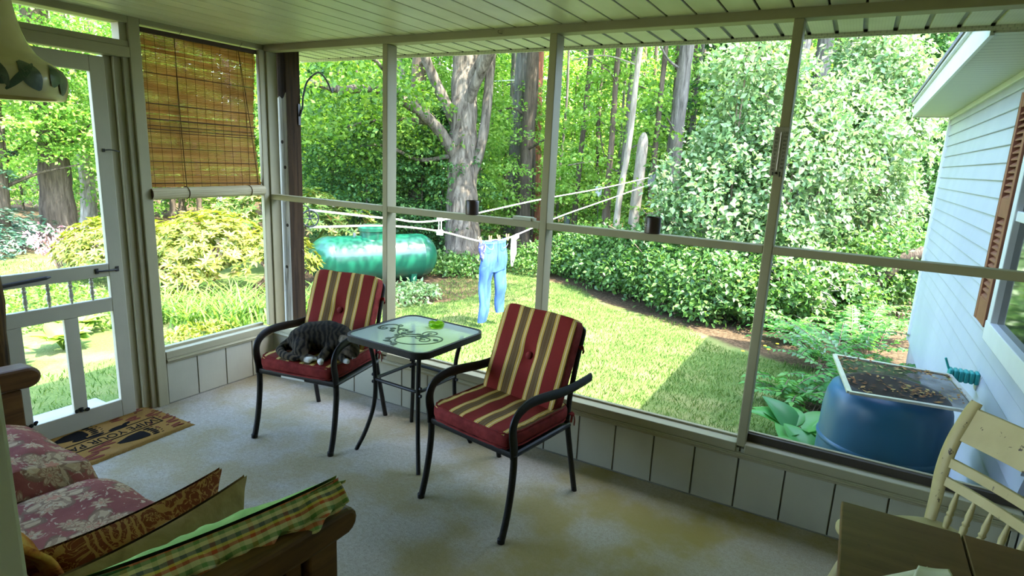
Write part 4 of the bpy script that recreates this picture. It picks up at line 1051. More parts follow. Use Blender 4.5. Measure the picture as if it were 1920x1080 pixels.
b = MB().hexa([H(p) for p in [(3.875, .55, 2.345), (7.0, .55, 3.50), (7.0, 5.05, 3.50), (3.875, 5.05, 2.345), (3.875, .55, 2.375), (7.0, .55, 3.53), (7.0, 5.05, 3.53), (3.875, 5.05, 2.375)]])
b.hexa([H(p) for p in [(7.0, .55, 3.50), (10, .55, 2.4), (10, 5.05, 2.4), (7.0, 5.05, 3.50), (7.0, .55, 3.53), (10, .55, 2.43), (10, 5.05, 2.43), (7.0, 5.05, 3.53)]])
b.prism([H((4.0, 0, 2.33))[::2], H((9.6, 0, 2.33))[::2], H((7.0, 0, 3.5))[::2]], 4.93 - HO[1], 4.94 - HO[1], plane='xz'); b.prism([H((4.0, 0, 2.33))[::2], H((9.6, 0, 2.33))[::2], H((7.0, 0, 3.5))[::2]], .56 - HO[1], .57 - HO[1], plane='xz')
b.build('roof', ROOF, house, smooth=False)
# shutter with louvres
TER = flat('brown_shutter', (.20, .075, .038), .55, .3, .1, 20); TERD = flat('red_brown_edge', (.12, .022, .015), .55, .3)
sh = MB(); 
for a, c in (((4.190, 1.10, .83), (4.235, 1.15, 2.05)), ((4.190, 1.34, .83), (4.235, 1.385, 2.05)), ((4.192, 1.15, .83), (4.235, 1.34, .96)), ((4.192, 1.15, 1.40), (4.235, 1.34, 1.50)), ((4.192, 1.15, 1.97), (4.235, 1.34, 2.05))): sh.box(H(a), H(c))
shut = sh.build('shutter', TER, house, smooth=False, bevel=.003)
b = MB().box(H((4.190, 1.385, .83)), H((4.235, 1.392, 2.05))); b.build('edge', TERD, shut, smooth=False)
b = MB(); zz = .965
while zz < 1.965:
    if not (1.385 < zz < 1.495): b.hexa([H(p) for p in [(4.196, 1.15, zz - .004), (4.228, 1.15, zz + .024), (4.228, 1.34, zz + .024), (4.196, 1.34, zz - .004), (4.196, 1.15, zz + .004), (4.228, 1.15, zz + .030), (4.228, 1.34, zz + .030), (4.196, 1.34, zz + .004)]])
    zz += .0335
b.build('louvres', TER, shut, smooth=False)
# window beside it
wf = MB()
for a, c in (((4.195, .98, .80), (4.245, 1.06, 2.05)), ((4.195, .02, .80), (4.245, .10, 2.05)), ((4.190, .02, .78), (4.248, 1.06, .88)), ((4.195, .02, 1.98), (4.245, 1.06, 2.05)), ((4.205, .10, 1.40), (4.245, .98, 1.45))): wf.box(H(a), H(c))
wn = wf.build('window', VINT, house, smooth=False, bevel=.004)
m = MT('dark_window_glass', .05, .6); m.col((.02, .022, .02)); hbox((4.225, .10, .88), (4.240, .98, 1.98), 'pane', m.m, wn)
# teal plastic hose hanger on the siding
TEAL = flat('teal_plastic', (.015, .27, .25), .4, .4, .1)
hh = thing('hose_hanger', 'teal plastic hose hanger with two prongs on the white siding', 'hose hanger', (4.17, 1.20, .52))
b = MB()
for k in range(6): b.box((-.07 + k * .024, -.035, -.03), (-.07 + k * .024 + .020, .035, .035)); b.box((-.05 + k * .02, -.030, -.026), (-.03 + k * .02, .030, .03))
b.build('trough', TEAL, hh, bevel=.006)
for (p, q, r_) in (((-.070, .0, .03), (-.092, .0, .085), .006), ((.072, .0, .03), (.100, -.0, .165), .010)):
    b = MB().tube([p, q], r_, 8); b.ball(q, r_ * 1.1, 5); b.build('prong', TEAL, hh)
b = MB().box((.06, -.03, -.06), (.072, .03, .03)); b.tube([(.072, .03, .02), (.10, .02, .07)], .005, 6); b.build('bracket', flat('pale_plastic', (.5, .52, .5)), hh)
MB().box((.072, -.04, -.07), (.078, .04, .05)).build('wall_plate', flat('white_plate', (.7, .7, .7)), hh)

# ================================================================== rain barrel and screen on top
brl = thing('rain_barrel', 'large blue plastic rain barrel just outside the right-hand screen', 'barrel', (3.80, .66, -.31))
BLU = MT('blue_plastic', .35, .5); v, x, y, z = BLU.co(); n = BLU.noise(BLU.mapv(v, (2, 2, .6)), 2, 4); BLU.col(BLU.ramp(n, [(.3, (.010, .080, .165)), (.7, (.016, .115, .22))])); BLU.b.inputs['Subsurface Weight'].default_value = 0; BLU.bump(BLU.noise(v, 3), .1, .01); BLU = BLU.m
pr_ = [(.0001, .0), (.25, 0), (.272, .02), (.280, .08), (.289, .22), (.290, .27), (.296, .275), (.299, .285), (.296, .295), (.291, .30), (.292, .42), (.291, .54), (.297, .545), (.300, .555), (.297, .565), (.291, .57), (.288, .70), (.278, .78), (.262, .825), (.235, .845), (.20, .852), (.195, .84), (.195, .70), (.0001, .69)]
MB().lathe(pr_, n=56).build('body', BLU, brl)
MB().lathe([(.0001, .72), (.19, .72)], n=32).build('dark_water', flat('dark_water', (.01, .012, .012), .1, .5), brl)
# lid: an old window screen
L = [(3.535, 1.00, .566), (3.617, .372, .566), (4.135, .415, .576), (4.075, .98, .572)]
lid = thing('screen_frame', 'old aluminium window screen covered in dead leaves, lying on the blue barrel', 'screen', (3.83, .70, .56))
lo = Vector((3.83, .70, .56)); LV = [Vector(p) - lo for p in L]
b = MB()
for k in range(4): b.bar(LV[k], LV[(k + 1) % 4], .022, .012)
ALU = flat('aluminium_frame', (.55, .55, .50), .35, .5, .12, 20, metal=.4); b.build('frame', ALU, lid, smooth=False)
m = MT('dirty_screen', .9, .1); v, x, y, z = m.co(); tr = m.n('ShaderNodeBsdfTransparent'); mx = m.n('ShaderNodeMixShader')
f = (m.noise(v, 7, 4) - .5) * .8 + .70; m.l(f.cl(), mx.inputs[0]); n = m.noise(v, 45, 4); m.col(m.ramp(n, [(.35, (.028, .024, .018)), (.65, (.085, .066, .045))]))
m.l(tr.outputs[0], mx.inputs[1]); m.l(m.b.outputs[0], mx.inputs[2]); m.l(mx.outputs[0], m.out.inputs[0])
MB().add([tuple(p) for p in LV], [(0, 1, 2, 3)]).build('mesh', m.m, lid, smooth=False)
rnd = random.Random(11); b = MB()
def lq(u, v_): return LV[0] * (1 - u) * (1 - v_) + LV[3] * u * (1 - v_) + LV[2] * u * v_ + LV[1] * (1 - u) * v_
for k in range(330):
    if k < 120: u, v_ = rnd.random(), abs(rnd.gauss(0, .10)) + .03
    elif k < 220: u, v_ = rnd.gauss(.62, .16), rnd.gauss(.72, .08)
    elif k < 270: u, v_ = rnd.gauss(.12, .06), rnd.random()
    else: u, v_ = rnd.random(), rnd.random()
    u = min(.97, max(.03, u)); v_ = min(.96, max(.04, v_)); p = lq(u, v_); a = rnd.random() * 6.3; s_ = rnd.uniform(.006, .020); d = Vector((math.cos(a), math.sin(a), rnd.uniform(-.05, .3))) * s_; e = Vector((-math.sin(a), math.cos(a), rnd.uniform(-.1, .25))) * s_ * .45
    z_ = Vector((0, 0, .006 + rnd.uniform(0, .004)))
    b.add([p + z_ - d, p + z_ + e, p + z_ + d, p + z_ - e], [(0, 1, 2), (0, 2, 3)])
m = MT('dead_leaf', .8, .2); ge = m.n('ShaderNodeNewGeometry'); m.col(m.ramp(S(m.nt, ge.outputs['Random Per Island']), [(0, (.06, .028, .012)), (.4, (.17, .075, .025)), (.7, (.30, .17, .05)), (.9, (.40, .34, .12)), (1, (.16, .20, .06))])); DEAD = m.m
tag(b.build('leaf_litter', DEAD, lid, smooth=False), kind='stuff')

# ================================================================== propane tank
tk = thing('propane_tank', 'rounded green propane tank lying in the garden behind the left chair', 'tank', (-3.41, 4.83, -.65), math.atan2(.88, .47))
TG = MT('green_tank_paint', .3, .45); v, x, y, z = TG.co(); n = TG.noise(v, 3, 5); TG.col(TG.ramp(n, [(.3, (.004, .060, .032)), (.7, (.007, .095, .050))])); TG.b.inputs['Coat Weight'].default_value = .25; TG.b.inputs['Coat Roughness'].default_value = .1; TG = TG.m
r_, hl = .385, .78; prf_ = []
for k in range(13): a = PI / 2 * k / 12; prf_.append((r_ * math.sin(a) + .0001, -hl - .33 * math.cos(a)))
prf_ += [(r_ + .003, -hl + .01), (r_, -hl + .02), (r_, 0), (r_, hl - .02), (r_ + .003, hl - .01)]
for k in range(13): a = PI / 2 * k / 12; prf_.append((r_ * math.cos(a) + .0001, hl + .33 * math.sin(a)))
MB().lathe(prf_, (0, 0, .47), 48, axis='x').build('shell', TG, tk)
MB().lathe([(.21, .78), (.205, .93), (.235, .935), (.235, .985), (.21, 1.005), (.15, 1.03), (.0001, 1.035)], (-.05, 0, 0), 28).build('dome', TG, tk)
for sx in (-.6, .6): MB().hexa([(sx - .05, -.25, 0), (sx + .05, -.25, 0), (sx + .05, .25, 0), (sx - .05, .25, 0), (sx - .05, -.28, .22), (sx + .05, -.28, .22), (sx + .05, .28, .22), (sx - .05, .28, .22)]).build('foot', TG, tk, smooth=False)
b = MB().tube([(-.35, 0, .84), (-.35, 0, .90)], .025, 10); b.build('fitting', flat('grey_fitting', (.2, .2, .2), .4, .5, metal=.6), tk)

# ================================================================== clothesline
ROPE = flat('white_rope', (.80, .78, .76), .7, .2, .06, 40)
P0 = Vector((-.09, .44, 1.06)); FAR = Vector((-.02, 9.0, 1.30))
pl_ = thing('clothesline_pulley', 'small dark spoked clothesline pulley hanging beside the timber post', 'pulley', P0)
b = MB()
wd = Vector((.55, .84, 0)).normalized()
def circ(r_, n=24): return [wd * (r_ * math.cos(2 * PI * k / n)) + Vector((0, 0, r_ * math.sin(2 * PI * k / n))) for k in range(n)]
PUL = flat('dark_grey_metal', (.06, .065, .07), .45, .5, .2, 30, metal=.4)
b.tube(circ(.062), .006, 8, closed=True)
for k in range(6): a = PI * k / 6 * 2; b.tube([(0, 0, 0), wd * (.060 * math.cos(a)) + Vector((0, 0, .060 * math.sin(a)))], .0035, 5)
b.ball((0, 0, 0), .012, 5); b.build('wheel', PUL, pl_)
b = MB().tube(spline([(.03, -.22, .09), (.01, -.12, .10), (.0, -.02, .09), (.0, .0, .0)], 5), .005, 6); b.build('hanger', PUL, pl_)
def rope(pts, label, r_=.0085, extra=None):
    b = MB().tube(spline(pts, 8), r_, 8)
    return tag(b.build('clothesline', ROPE), label, 'clothesline', 'two strands of the clothesline')
SPU, SPL = Vector((-.357, 2.477, .888)), Vector((-.338, 2.46, .770))
JL, JR = Vector((-.262, 3.12, .612)), Vector((-.155, 3.66, .612))
rope([P0 + Vector((0, 0, .066)), (-.225, 1.48, .985), SPU, (-.24, 4.6, 1.04), (-.12, 6.8, 1.17), FAR + Vector((0, 0, .04))], 'upper strand of the white clothesline, running above the hanging jeans')
rope([P0 + Vector((0, 0, -.066)), (-.215, 1.48, .915), SPL, JL, (-.21, 3.4, .603), JR, (-.10, 5.0, .80), (-.06, 6.8, .98), FAR + Vector((0, 0, -.10))], 'lower strand of the white clothesline, the one the jeans hang from')
sp = thing('line_spacer', 'white plastic spacer holding the two clothesline strands apart', 'spacer', (-.348, 2.468, .83)); d = R(50)
WP = flat('white_plastic', (.78, .78, .86), .4, .4, .04)
def rot2(x, y): return (x * math.cos(d) - y * math.sin(d), x * math.sin(d) + y * math.cos(d))
b = MB()
for xx in (-.016, .010): b.box((xx, -.010, -.085), (xx + .008, .010, .085))
b.box((-.034, -.012, .055), (.034, .012, .088)); b.box((-.034, -.012, -.10), (.034, .012, -.075)); b.lathe([(.0001, -.014), (.024, -.014), (.024, .014), (.0001, .014)], (-.014, 0, -.065), 14, axis='y'); b.lathe([(.0001, -.014), (.024, -.014), (.024, .014), (.0001, .014)], (.014, 0, -.065), 14, axis='y')
b.xf(Matrix.Rotation(R(28), 4, 'Z')); b.build('body', WP, sp)
# far tree-side bracket
tag(MB().box((-.09, 8.97, 1.15), (.05, 9.03, 1.40)).build('clothesline_bracket', PUL), 'small grey bracket at the far end of the clothesline', 'bracket')

# jeans --------------------------------------------------------------------
jn = thing('jeans', 'blue denim jeans pegged by the waistband to the clothesline', 'jeans', (-.207, 3.39, .60), math.atan2(JR.y - JL.y, JR.x - JL.x))
m = MT('blue_denim', .8, .2); v, x, y, z = m.co(); n = m.noise(m.mapv(v, (14, 14, 4)), 1, 5, .6, .8); tw = m.noise(v, 380, 2); sm = ((x - .0).ab().lt(.006))
c = m.ramp(n, [(.28, (.008, .034, .14)), (.5, (.020, .068, .235)), (.75, (.045, .115, .32))]); c = m.mix(tw * .2, c, (.14, .24, .5)); m.col(c); m.bump(n + tw * .2, .5, .012); DEN = m.m
def leg_fn(sx, kink):
    def f(u, v_):
        a = 2 * PI * u; t = v_
        w_ = .118 - .045 * t; cx = sx * (.118 + .028 * t) + kink * max(0, t - .25) * .30
        dth = .050 - .018 * t
        fold = 1 + .16 * math.sin(a * 3 + t * 9 + sx) * (.3 + t) + .08 * math.sin(a * 5 + t * 21)
        return (cx + w_ * math.cos(a) * (1 + .05 * math.sin(t * 17)), dth * math.sin(a) * fold + .014 * math.sin(t * 8 + sx), -.30 - t * (.70 if sx < 0 else .62))
    return f
b = MB(); b.grid(leg_fn(-1, -.06), 40, 40, closeu=True); b.grid(leg_fn(1, .05), 40, 40, closeu=True)
def hip(u, v_):
    a = 2 * PI * u; w_ = .215 + .025 * v_; dth = .030 + .022 * v_
    return (w_ * math.copysign(abs(math.cos(a)) ** .75, math.cos(a)), dth * math.sin(a) * (1 + .18 * math.sin(a * 5 + v_ * 6)) + .01 * math.sin(v_ * 7), .005 - .345 * v_ + .012 * math.cos(a * 2) * (1 - v_) - .05 * v_ ** 6 * (1 - abs(math.cos(a))))
b.grid(hip, 60, 22, closeu=True); b.build('denim', DEN, jn, angle=180)
b = MB()
def band(u, v_):
    p = hip(u, v_ * .11); return (p[0] * 1.01, p[1] * 1.10, p[2])
b.grid(band, 60, 3, closeu=True); b.build('waistband', flat('pale_denim', (.07, .15, .42), .8, .2, .2, 30), jn, angle=180)
for sx in (-1, 1):
    b = MB().tube(spline([(sx * .19, -.052, -.05), (sx * .15, -.058, -.085), (sx * .09, -.060, -.09), (sx * .07, -.056, -.02)], 5), .0025, 5); b.build('pocket_seam', flat('pale_seam', (.18, .26, .55), .8), jn)
b = MB().tube(spline([(0, -.058, -.01), (.002, -.064, -.12), (.0, -.070, -.26)], 5), .0035, 5); b.build('fly_seam', flat('dark_seam', (.012, .045, .18), .8), jn)
PEG = flat('wooden_peg', (.60, .36, .13), .7, .2)
d_ = (JR - JL).normalized(); ns = Vector((d_.y, -d_.x, 0))
for k, f in enumerate((.06, .36, .66, .93)):
    t = thing('clothespin', '%s wooden clothespin from the left on the jeans waistband' % ('first', 'second', 'third', 'fourth')[k], 'clothespin', JL.lerp(JR, f) + Vector((0, 0, -.006)), math.atan2(d_.y, d_.x), 'clothespins on the jeans')
    for sg in (-1, 1):
        b = MB().hexa([(-.007, sg * .010 - .004, -.025), (.007, sg * .010 - .004, -.025), (.007, sg * .010 + .004, -.025), (-.007, sg * .010 + .004, -.025), (-.007, sg * .019 - .004, .055), (.007, sg * .019 - .004, .055), (.007, sg * .019 + .004, .055), (-.007, sg * .019 + .004, .055)])
        if k in (0, 2): b.xf(Matrix.Rotation(R(-22), 4, 'Y'))
        b.build('prong', PEG, t)
# scrap of navy cloth and the cord loops
nv = MB()
def nf(u, v_): return (-.275 + .10 * u - .05 * v_ * u, -.02 + .02 * math.sin(u * 9 + v_ * 5), .0 - .20 * v_ + .02 * math.sin(u * 14) - .02 * u)
nv.grid(nf, 16, 16); m = MT('navy_print', .85, .1); v, x, y, z = m.co(); m.col(m.ramp(m.noise(v, 40, 3), [(.45, (.035, .045, .16)), (.6, (.08, .09, .25)), (.66, (.5, .5, .62))])); o = nv.build('navy_cloth', m.m, None, angle=180); o.location = jn.location; o.rotation_euler = jn.rotation_euler
s_ = o.modifiers.new('t', 'SOLIDIFY'); s_.thickness = .004; tag(o, 'navy patterned scrap of cloth hanging at the left side of the jeans', 'cloth')
b = MB()
for (ax, L_) in ((.0, .28), (.025, .22), (-.02, .34)):
    b.tube(spline([(ax, .0, .01), (ax - .015, -.01, -L_ * .5), (ax + .005, -.012, -L_), (ax + .035, -.01, -L_ * .93), (ax + .045, .0, -L_ * .5), (ax + .03, .0, .01)], 6), .006, 6)
for k in range(3): b.tube([(.03 + .02 * k + .04 * math.cos(t), -.005, .0 + .028 * math.sin(t) + .01 * k) for t in [2 * PI * q / 16 for q in range(16)]], .006, 6, closed=True)
o = b.build('rope_coil', ROPE); o.location = JR + Vector((.02, .05, -.01)); o.rotation_euler = (0, 0, math.atan2(d_.y, d_.x)); tag(o, 'loops of white cord knotted on the line beside the jeans', 'rope')

# ================================================================== utility pole, feeder, post
m = MT('red_brown_pole', .85, .15); v, x, y, z = m.co(); g = m.noise(m.mapv(v, (30, 30, 1.4)), 1, 4); m.col(m.ramp(g, [(.3, (.16, .055, .030)), (.7, (.40, .16, .09))])); m.bump(g, .5, .01); RBP = m.m
t = thing('utility_pole', 'reddish-brown utility pole just left of the middle post', 'pole', (-3.66, 11.30, -.62))
MB().tube([(0, 0, 0), (-.33, .33, 4.0), (-.50, .60, 7.0)], [.105, .092, .08], 14).build('shaft', RBP, t)
for (q, zz) in (((-.30, .25), 4.17), ((-.25, .15), 3.55)):
    MB().lathe([(.0001, 0), (.05, 0), (.06, .03), (.045, .06), (.055, .08), (.02, .11), (.0001, .11)], (q[0] - .06, q[1] - .10, zz - .05), 12).build('insulator', WP, t)
b = MB().tube([(-.36, .15, 4.17), (-1.4, -.2, 4.10)], .012, 6); b.tube([(-.30, .05, 3.55), (-1.2, -.1, 3.38)], .012, 6); b.build('cable', ROPE, t)
t = thing('bird_feeder', 'thin pole carrying a small white box at the edge of the woods', 'bird feeder', (-1.64, 10.45, -.6))
MB().tube([(0, 0, 0), (-.08, .09, 1.85)], .012, 8).build('pole', PUL, t); MB().box((-.14, .03, 1.38), (-.02, .15, 1.62)).build('box', WP, t, smooth=False, bevel=.01)
t = thing('marker_post', 'short pale grey post with a dark top at the end of the lawn path', 'post', (-2.62, 10.9, -.6))
MB().tube([(0, 0, 0), (-.01, .01, .40)], .075, 10).build('shaft', flat('pale_post', (.45, .46, .46), .8), t); MB().tube([(-.01, .01, .40), (-.015, .015, .82)], .078, 10).build('dark_top', flat('dark_post', (.10, .12, .11), .8), t)
# ================================================================== ground
m = MT('ground', .95, .1); v, x, y, z = m.co()
gn = m.noise(v, 60, 4, .7); gb = m.noise(v, 1.6, 4); gm = m.noise(v, 9, 4)
grass = m.ramp(gn, [(.3, (.042, .083, .018)), (.55, (.105, .163, .04)), (.8, (.21, .245, .09))])
grass = m.mix(gb.step(.45, .68) * .55, grass, (.25, .24, .10)); grass = m.mix(gm.step(.66, .74) * .35, grass, (.24, .19, .10))
litter = m.ramp(m.noise(v, 26, 5, .7), [(.3, (.030, .020, .010)), (.5, (.075, .052, .028)), (.7, (.17, .115, .07)), (.85, (.06, .09, .022))])
# the lawn ends along the shrubs and at the edge of the woods
wob = (m.noise(v, 1.1, 3) - .5) * 1.2
hedge = y + x * .60 + wob * .5                     # mulch begins here on the right
e1 = hedge.step(6.22, 6.42) * x.gt(-1.7)
wood = (y + x * -.05 + wob).step(8.6, 10.2)
left = (x * -1.0 + y * .1 + wob).step(9.2, 10.2)
e = e1.mx(wood).mx(left)
bed = ((x + 3.4) * (x + 3.4) * .30 + (y - 4.9) * (y - 4.9) * .22 + wob * .4).lt(1.0); bed2 = ((x + 2.35) * (x + 2.35) * .9 + (y - 3.0) * (y - 3.0) * .10 + wob * .3).lt(.35)
bed3 = ((x - 4.0) * (x - 4.0) * 2.2 + (y - 2.5) * (y - 2.5) * .13).lt(1.0)
e = e.mx(bed).mx(bed3)
m.col(m.mix(e, grass, litter)); m.bump(gn, .8, .03); GROUND = m.m
def gf(u, v_):
    x = -55 + 85 * u; y = -14 + 74 * v_
    return (x, y, gz(x, y) + (.03 * NZ.noise(Vector((x * .7, y * .7, 0))) if math.hypot(x, y) > 2 else 0))
# finer grid near the porch: warp u,v
def gw(u, v_):
    a, c = (u - .5) * 2, (v_ - .35) * 2
    x = 0 + 12 * a + 40 * a ** 3; y = 3 + 12 * c + 22 * c ** 3
    z = gz(x, y) + (.05 * NZ.noise(Vector((x * .6, y * .6, 3))) if y > 6 or x < -5 else 0)
    if y < .3 and -.3 < x < 10: z = min(z, -.32)
    return (x, y, z)
b = MB().grid(gw, 150, 150); o = b.build('ground', GROUND); struct(o)

# ================================================================== leaf machinery (numpy)
RG = np.random.default_rng(12)
def norm(a): return a / np.maximum(1e-9, np.linalg.norm(a, axis=1, keepdims=True))
def leaf_arrays(pos, ax, nr, L, W=.62, fold=.10, droop=.12):
    """four-corner folded leaves: base, left, tip, right"""
    ax = norm(ax); sd = norm(np.cross(ax, nr)); nn = np.cross(sd, ax); L = L[:, None]
    p0 = pos; p1 = pos + ax * L * .45 + sd * L * W / 2 + nn * L * fold; p2 = pos + ax * L - nn * L * droop; p3 = pos + ax * L * .45 - sd * L * W / 2 + nn * L * fold
    return np.stack([p0, p1, p2, p3], 1).reshape(-1, 3)
def mesh_from_quads(name, V, mat, quads_as_tris=True):
    n = len(V) // 4; me = bpy.data.meshes.new(name)
    me.vertices.add(len(V)); me.vertices.foreach_set('co', V.astype(np.float32).ravel())
    i = np.arange(n) * 4
    T = np.stack([i, i + 1, i + 2, i, i + 2, i + 3], 1).reshape(-1).astype(np.int32)
    me.loops.add(len(T)); me.loops.foreach_set('vertex_index', T)
    me.polygons.add(2 * n); me.polygons.foreach_set('loop_start', (np.arange(2 * n) * 3).astype(np.int32))
    try: me.polygons.foreach_set('loop_total', np.full(2 * n, 3, np.int32))
    except Exception: pass
    me.materials.append(mat); me.update(calc_edges=True); me.validate(); return me
def link(name, me, parent=None, loc=None, rz=0, sc=None):
    o = bpy.data.objects.new(name, me); COL.objects.link(o)
    if parent is not None: o.parent = parent
    if loc is not None: o.location = loc
    o.rotation_euler.z = rz
    if sc: o.scale = (sc,) * 3 if not isinstance(sc, tuple) else sc
    return o
def leafmat(name, stops, trans=.45, rough=.5, spec=.25, tcol=1.5):
    m = MT(name, rough, spec); ge = m.n('ShaderNodeNewGeometry'); r = S(m.nt, ge.outputs['Random Per Island'])
    v, x, y, z = m.co(); f = r * .75 + m.noise(v, 1.3, 2) * .5 - .125
    c = m.ramp(f, stops); m.col(c)
    t = m.n('ShaderNodeBsdfTranslucent'); hs = m.n('ShaderNodeHueSaturation'); hs.inputs['Hue'].default_value = .485; hs.inputs['Saturation'].default_value = 1.1; hs.inputs['Value'].default_value = tcol
    m.l(c, hs.inputs['Color']); m.l(hs.outputs[0], t.inputs[0]); mx = m.n('ShaderNodeMixShader'); mx.inputs[0].default_value = trans
    m.l(m.b.outputs[0], mx.inputs[1]); m.l(t.outputs[0], mx.inputs[2]); m.l(mx.outputs[0], m.out.inputs[0]); return m.m
LM_MAPLE = leafmat('maple_leaves', [(.1, (.06, .16, .025)), (.5, (.13, .28, .045)), (.8, (.22, .37, .07)), (1, (.32, .42, .12))], .5)
LM_OLD = leafmat('old_maple_leaves', [(.1, (.03, .085, .012)), (.5, (.07, .16, .02)), (.8, (.13, .23, .035)), (1, (.22, .30, .07))], .5)
LM_BRIGHT = leafmat('bright_maple_leaves', [(.1, (.08, .20, .028)), (.5, (.17, .33, .055)), (.9, (.30, .44, .11))], .5)
LM_DARK = leafmat('dark_leaves', [(.1, (.020, .070, .016)), (.5, (.040, .115, .028)), (.9, (.08, .17, .04))], .3)
LM_LILAC = leafmat('lilac_leaves', [(.08, (.06, .14, .04)), (.5, (.14, .245, .085)), (.85, (.27, .37, .18)), (.955, (.38, .42, .25)), (1, (.40, .20, .07))], .32, .38, .55)
LM_SHRUB = leafmat('shrub_leaves', [(.08, (.030, .095, .016)), (.5, (.07, .165, .033)), (.9, (.16, .28, .075))], .36, .42, .45)
LM_RHODO = leafmat('yellow_green_leaves', [(.05, (.05, .10, .008)), (.35, (.13, .17, .018)), (.75, (.23, .25, .04)), (.90, (.26, .19, .06)), (1, (.30, .10, .05))], .3, .45, .35)
LM_RHODO2 = leafmat('rhododendron_leaves', [(.1, (.05, .11, .02)), (.45, (.13, .22, .035)), (.75, (.26, .32, .07)), (.9, (.45, .26, .09)), (1, (.50, .20, .10))], .3, .45, .35)
LM_STRAP = leafmat('strap_leaves', [(.1, (.05, .12, .018)), (.5, (.10, .20, .030)), (.9, (.18, .27, .06))], .4, .5, .3)
LM_HOSTA = leafmat('hosta_leaves', [(.1, (.035, .17, .045)), (.5, (.06, .25, .05)), (.9, (.14, .34, .05))], .35, .4, .4)
LM_HOSTAY = leafmat('light_hosta_leaves', [(.1, (.08, .17, .022)), (.5, (.15, .25, .04)), (.9, (.24, .32, .08))], .35, .42, .4)
LM_FERN = leafmat('pinnate_leaves', [(.1, (.035, .14, .030)), (.5, (.065, .22, .045)), (.9, (.13, .31, .06))], .35, .42, .35)
LM_SPRUCE = leafmat('spruce_needles', [(.1, (.030, .085, .050)), (.5, (.07, .15, .09)), (.9, (.20, .30, .19))], .15, .6, .2)
LM_GRASS = leafmat('grass_blades', [(.1, (.042, .10, .018)), (.5, (.09, .172, .034)), (.8, (.175, .245, .07)), (1, (.30, .29, .14))], .35, .6, .15)

def bark(name, lo, hi, sc=(16, 16, 2.2), patch=None):
    m = MT(name, .95, .08); v, x, y, z = m.co(); g = m.noise(m.mapv(v, sc), 1, 6, .65, .5); c = m.ramp(g, [(.3, lo), (.55, tuple((a + q) / 2 for a, q in zip(lo, hi))), (.75, hi)])
    if patch: c = m.mix(m.noise(v, 5, 3).step(.55, .68) * .7, c, patch)
    m.col(c); m.bump(g, 1.0, .05); return m.m
BARK_MAPLE = bark('maple_bark', (.026, .020, .014), (.23, .20, .155), (13, 13, 1.6)); BARK_DARK = bark('dark_bark', (.045, .035, .025), (.17, .135, .10)); BARK_GREY = bark('grey_bark', (.055, .05, .042), (.25, .23, .195)); BARK_PALE = bark('pale_bark', (.15, .13, .10), (.42, .38, .31), (14, 14, 3)); TWIG = bark('twig_bark', (.16, .10, .07), (.42, .32, .25), (40, 40, 10))

def spray_leaves(centers, rad, per, L, flat_=.25, tilt=.55, W=.7, rg=RG):
    """flat sprays of leaves round each centre"""
    n = len(centers) * per; c = np.repeat(centers, per, 0); rr = np.repeat(rad, per)
    a = rg.uniform(0, 2 * PI, n); q = np.sqrt(rg.uniform(0, 1, n)) * rr
    d = np.stack([np.cos(a), np.sin(a), np.zeros(n)], 1)
    pos = c + d * q[:, None]; pos[:, 2] += rg.normal(0, 1, n) * rr * flat_ - .25 * q * q / np.maximum(rr, .01)
    ax = d * .8 + rg.normal(0, .5, (n, 3)); ax[:, 2] -= .25
    nr = np.tile(np.array([[0, 0, 1.0]]), (n, 1)) + rg.normal(0, tilt, (n, 3))
    return leaf_arrays(pos, ax, nr, rg.uniform(.6, 1.15, n) * L, W)
def crown_pts(n, rx, ry, rz_, z0, hollow=.35, rg=RG):
    p = rg.normal(0, 1, (n, 3)); p = norm(p) * (hollow + (1 - hollow) * rg.uniform(0, 1, (n, 1)) ** .5)
    return p * np.array([rx, ry, rz_]) + np.array([0, 0, z0])
# shared crowns -------------------------------------------------------------
CROWNS = [mesh_from_quads('crown', spray_leaves(crown_pts(210, 2.9, 2.9, 2.6, 0), RG.uniform(.35, .8, 210), 42, .17), LM_MAPLE) for _ in range(2)]
def sapling_mesh(h, r, ncl, per, L, mat):
    u = RG.uniform(0, 1, ncl); a = RG.uniform(0, 2 * PI, ncl); prof = np.sin(np.clip(u * 1.05 + .08, 0, 1) * PI) ** .6
    q = np.sqrt(RG.uniform(0, 1, ncl)) * r * prof
    c = np.stack([q * np.cos(a), q * np.sin(a), .35 + u * (h - .3)], 1)
    return mesh_from_quads('sapling_foliage', spray_leaves(c, RG.uniform(.22, .5, ncl), per, L, .12, .45), mat)
SAPS = [sapling_mesh(5.2, 1.5, 150, 34, .115, LM_MAPLE), sapling_mesh(4.6, 1.3, 130, 34, .105, LM_BRIGHT), sapling_mesh(6.2, 1.7, 170, 32, .125, LM_MAPLE), sapling_mesh(3.0, 1.3, 95, 34, .10, LM_BRIGHT)]
DSAP = sapling_mesh(5.0, 1.8, 150, 34, .13, LM_DARK)
def trunk_mb(P, r0, r1, n=12, flare=.0):
    b = MB(); S_ = spline(P, 6); k = len(S_)
    rr = [r0 + (r1 - r0) * i / (k - 1) + flare * math.exp(-i / (k - 1) * 16) for i in range(k)]
    rr = [q * (1 + .05 * math.sin(i * 1.9)) for i, q in enumerate(rr)]
    b.tube(S_, rr, n); return b
# ================================================================== trees
def G3(x, y): return gz(x, y) - .05
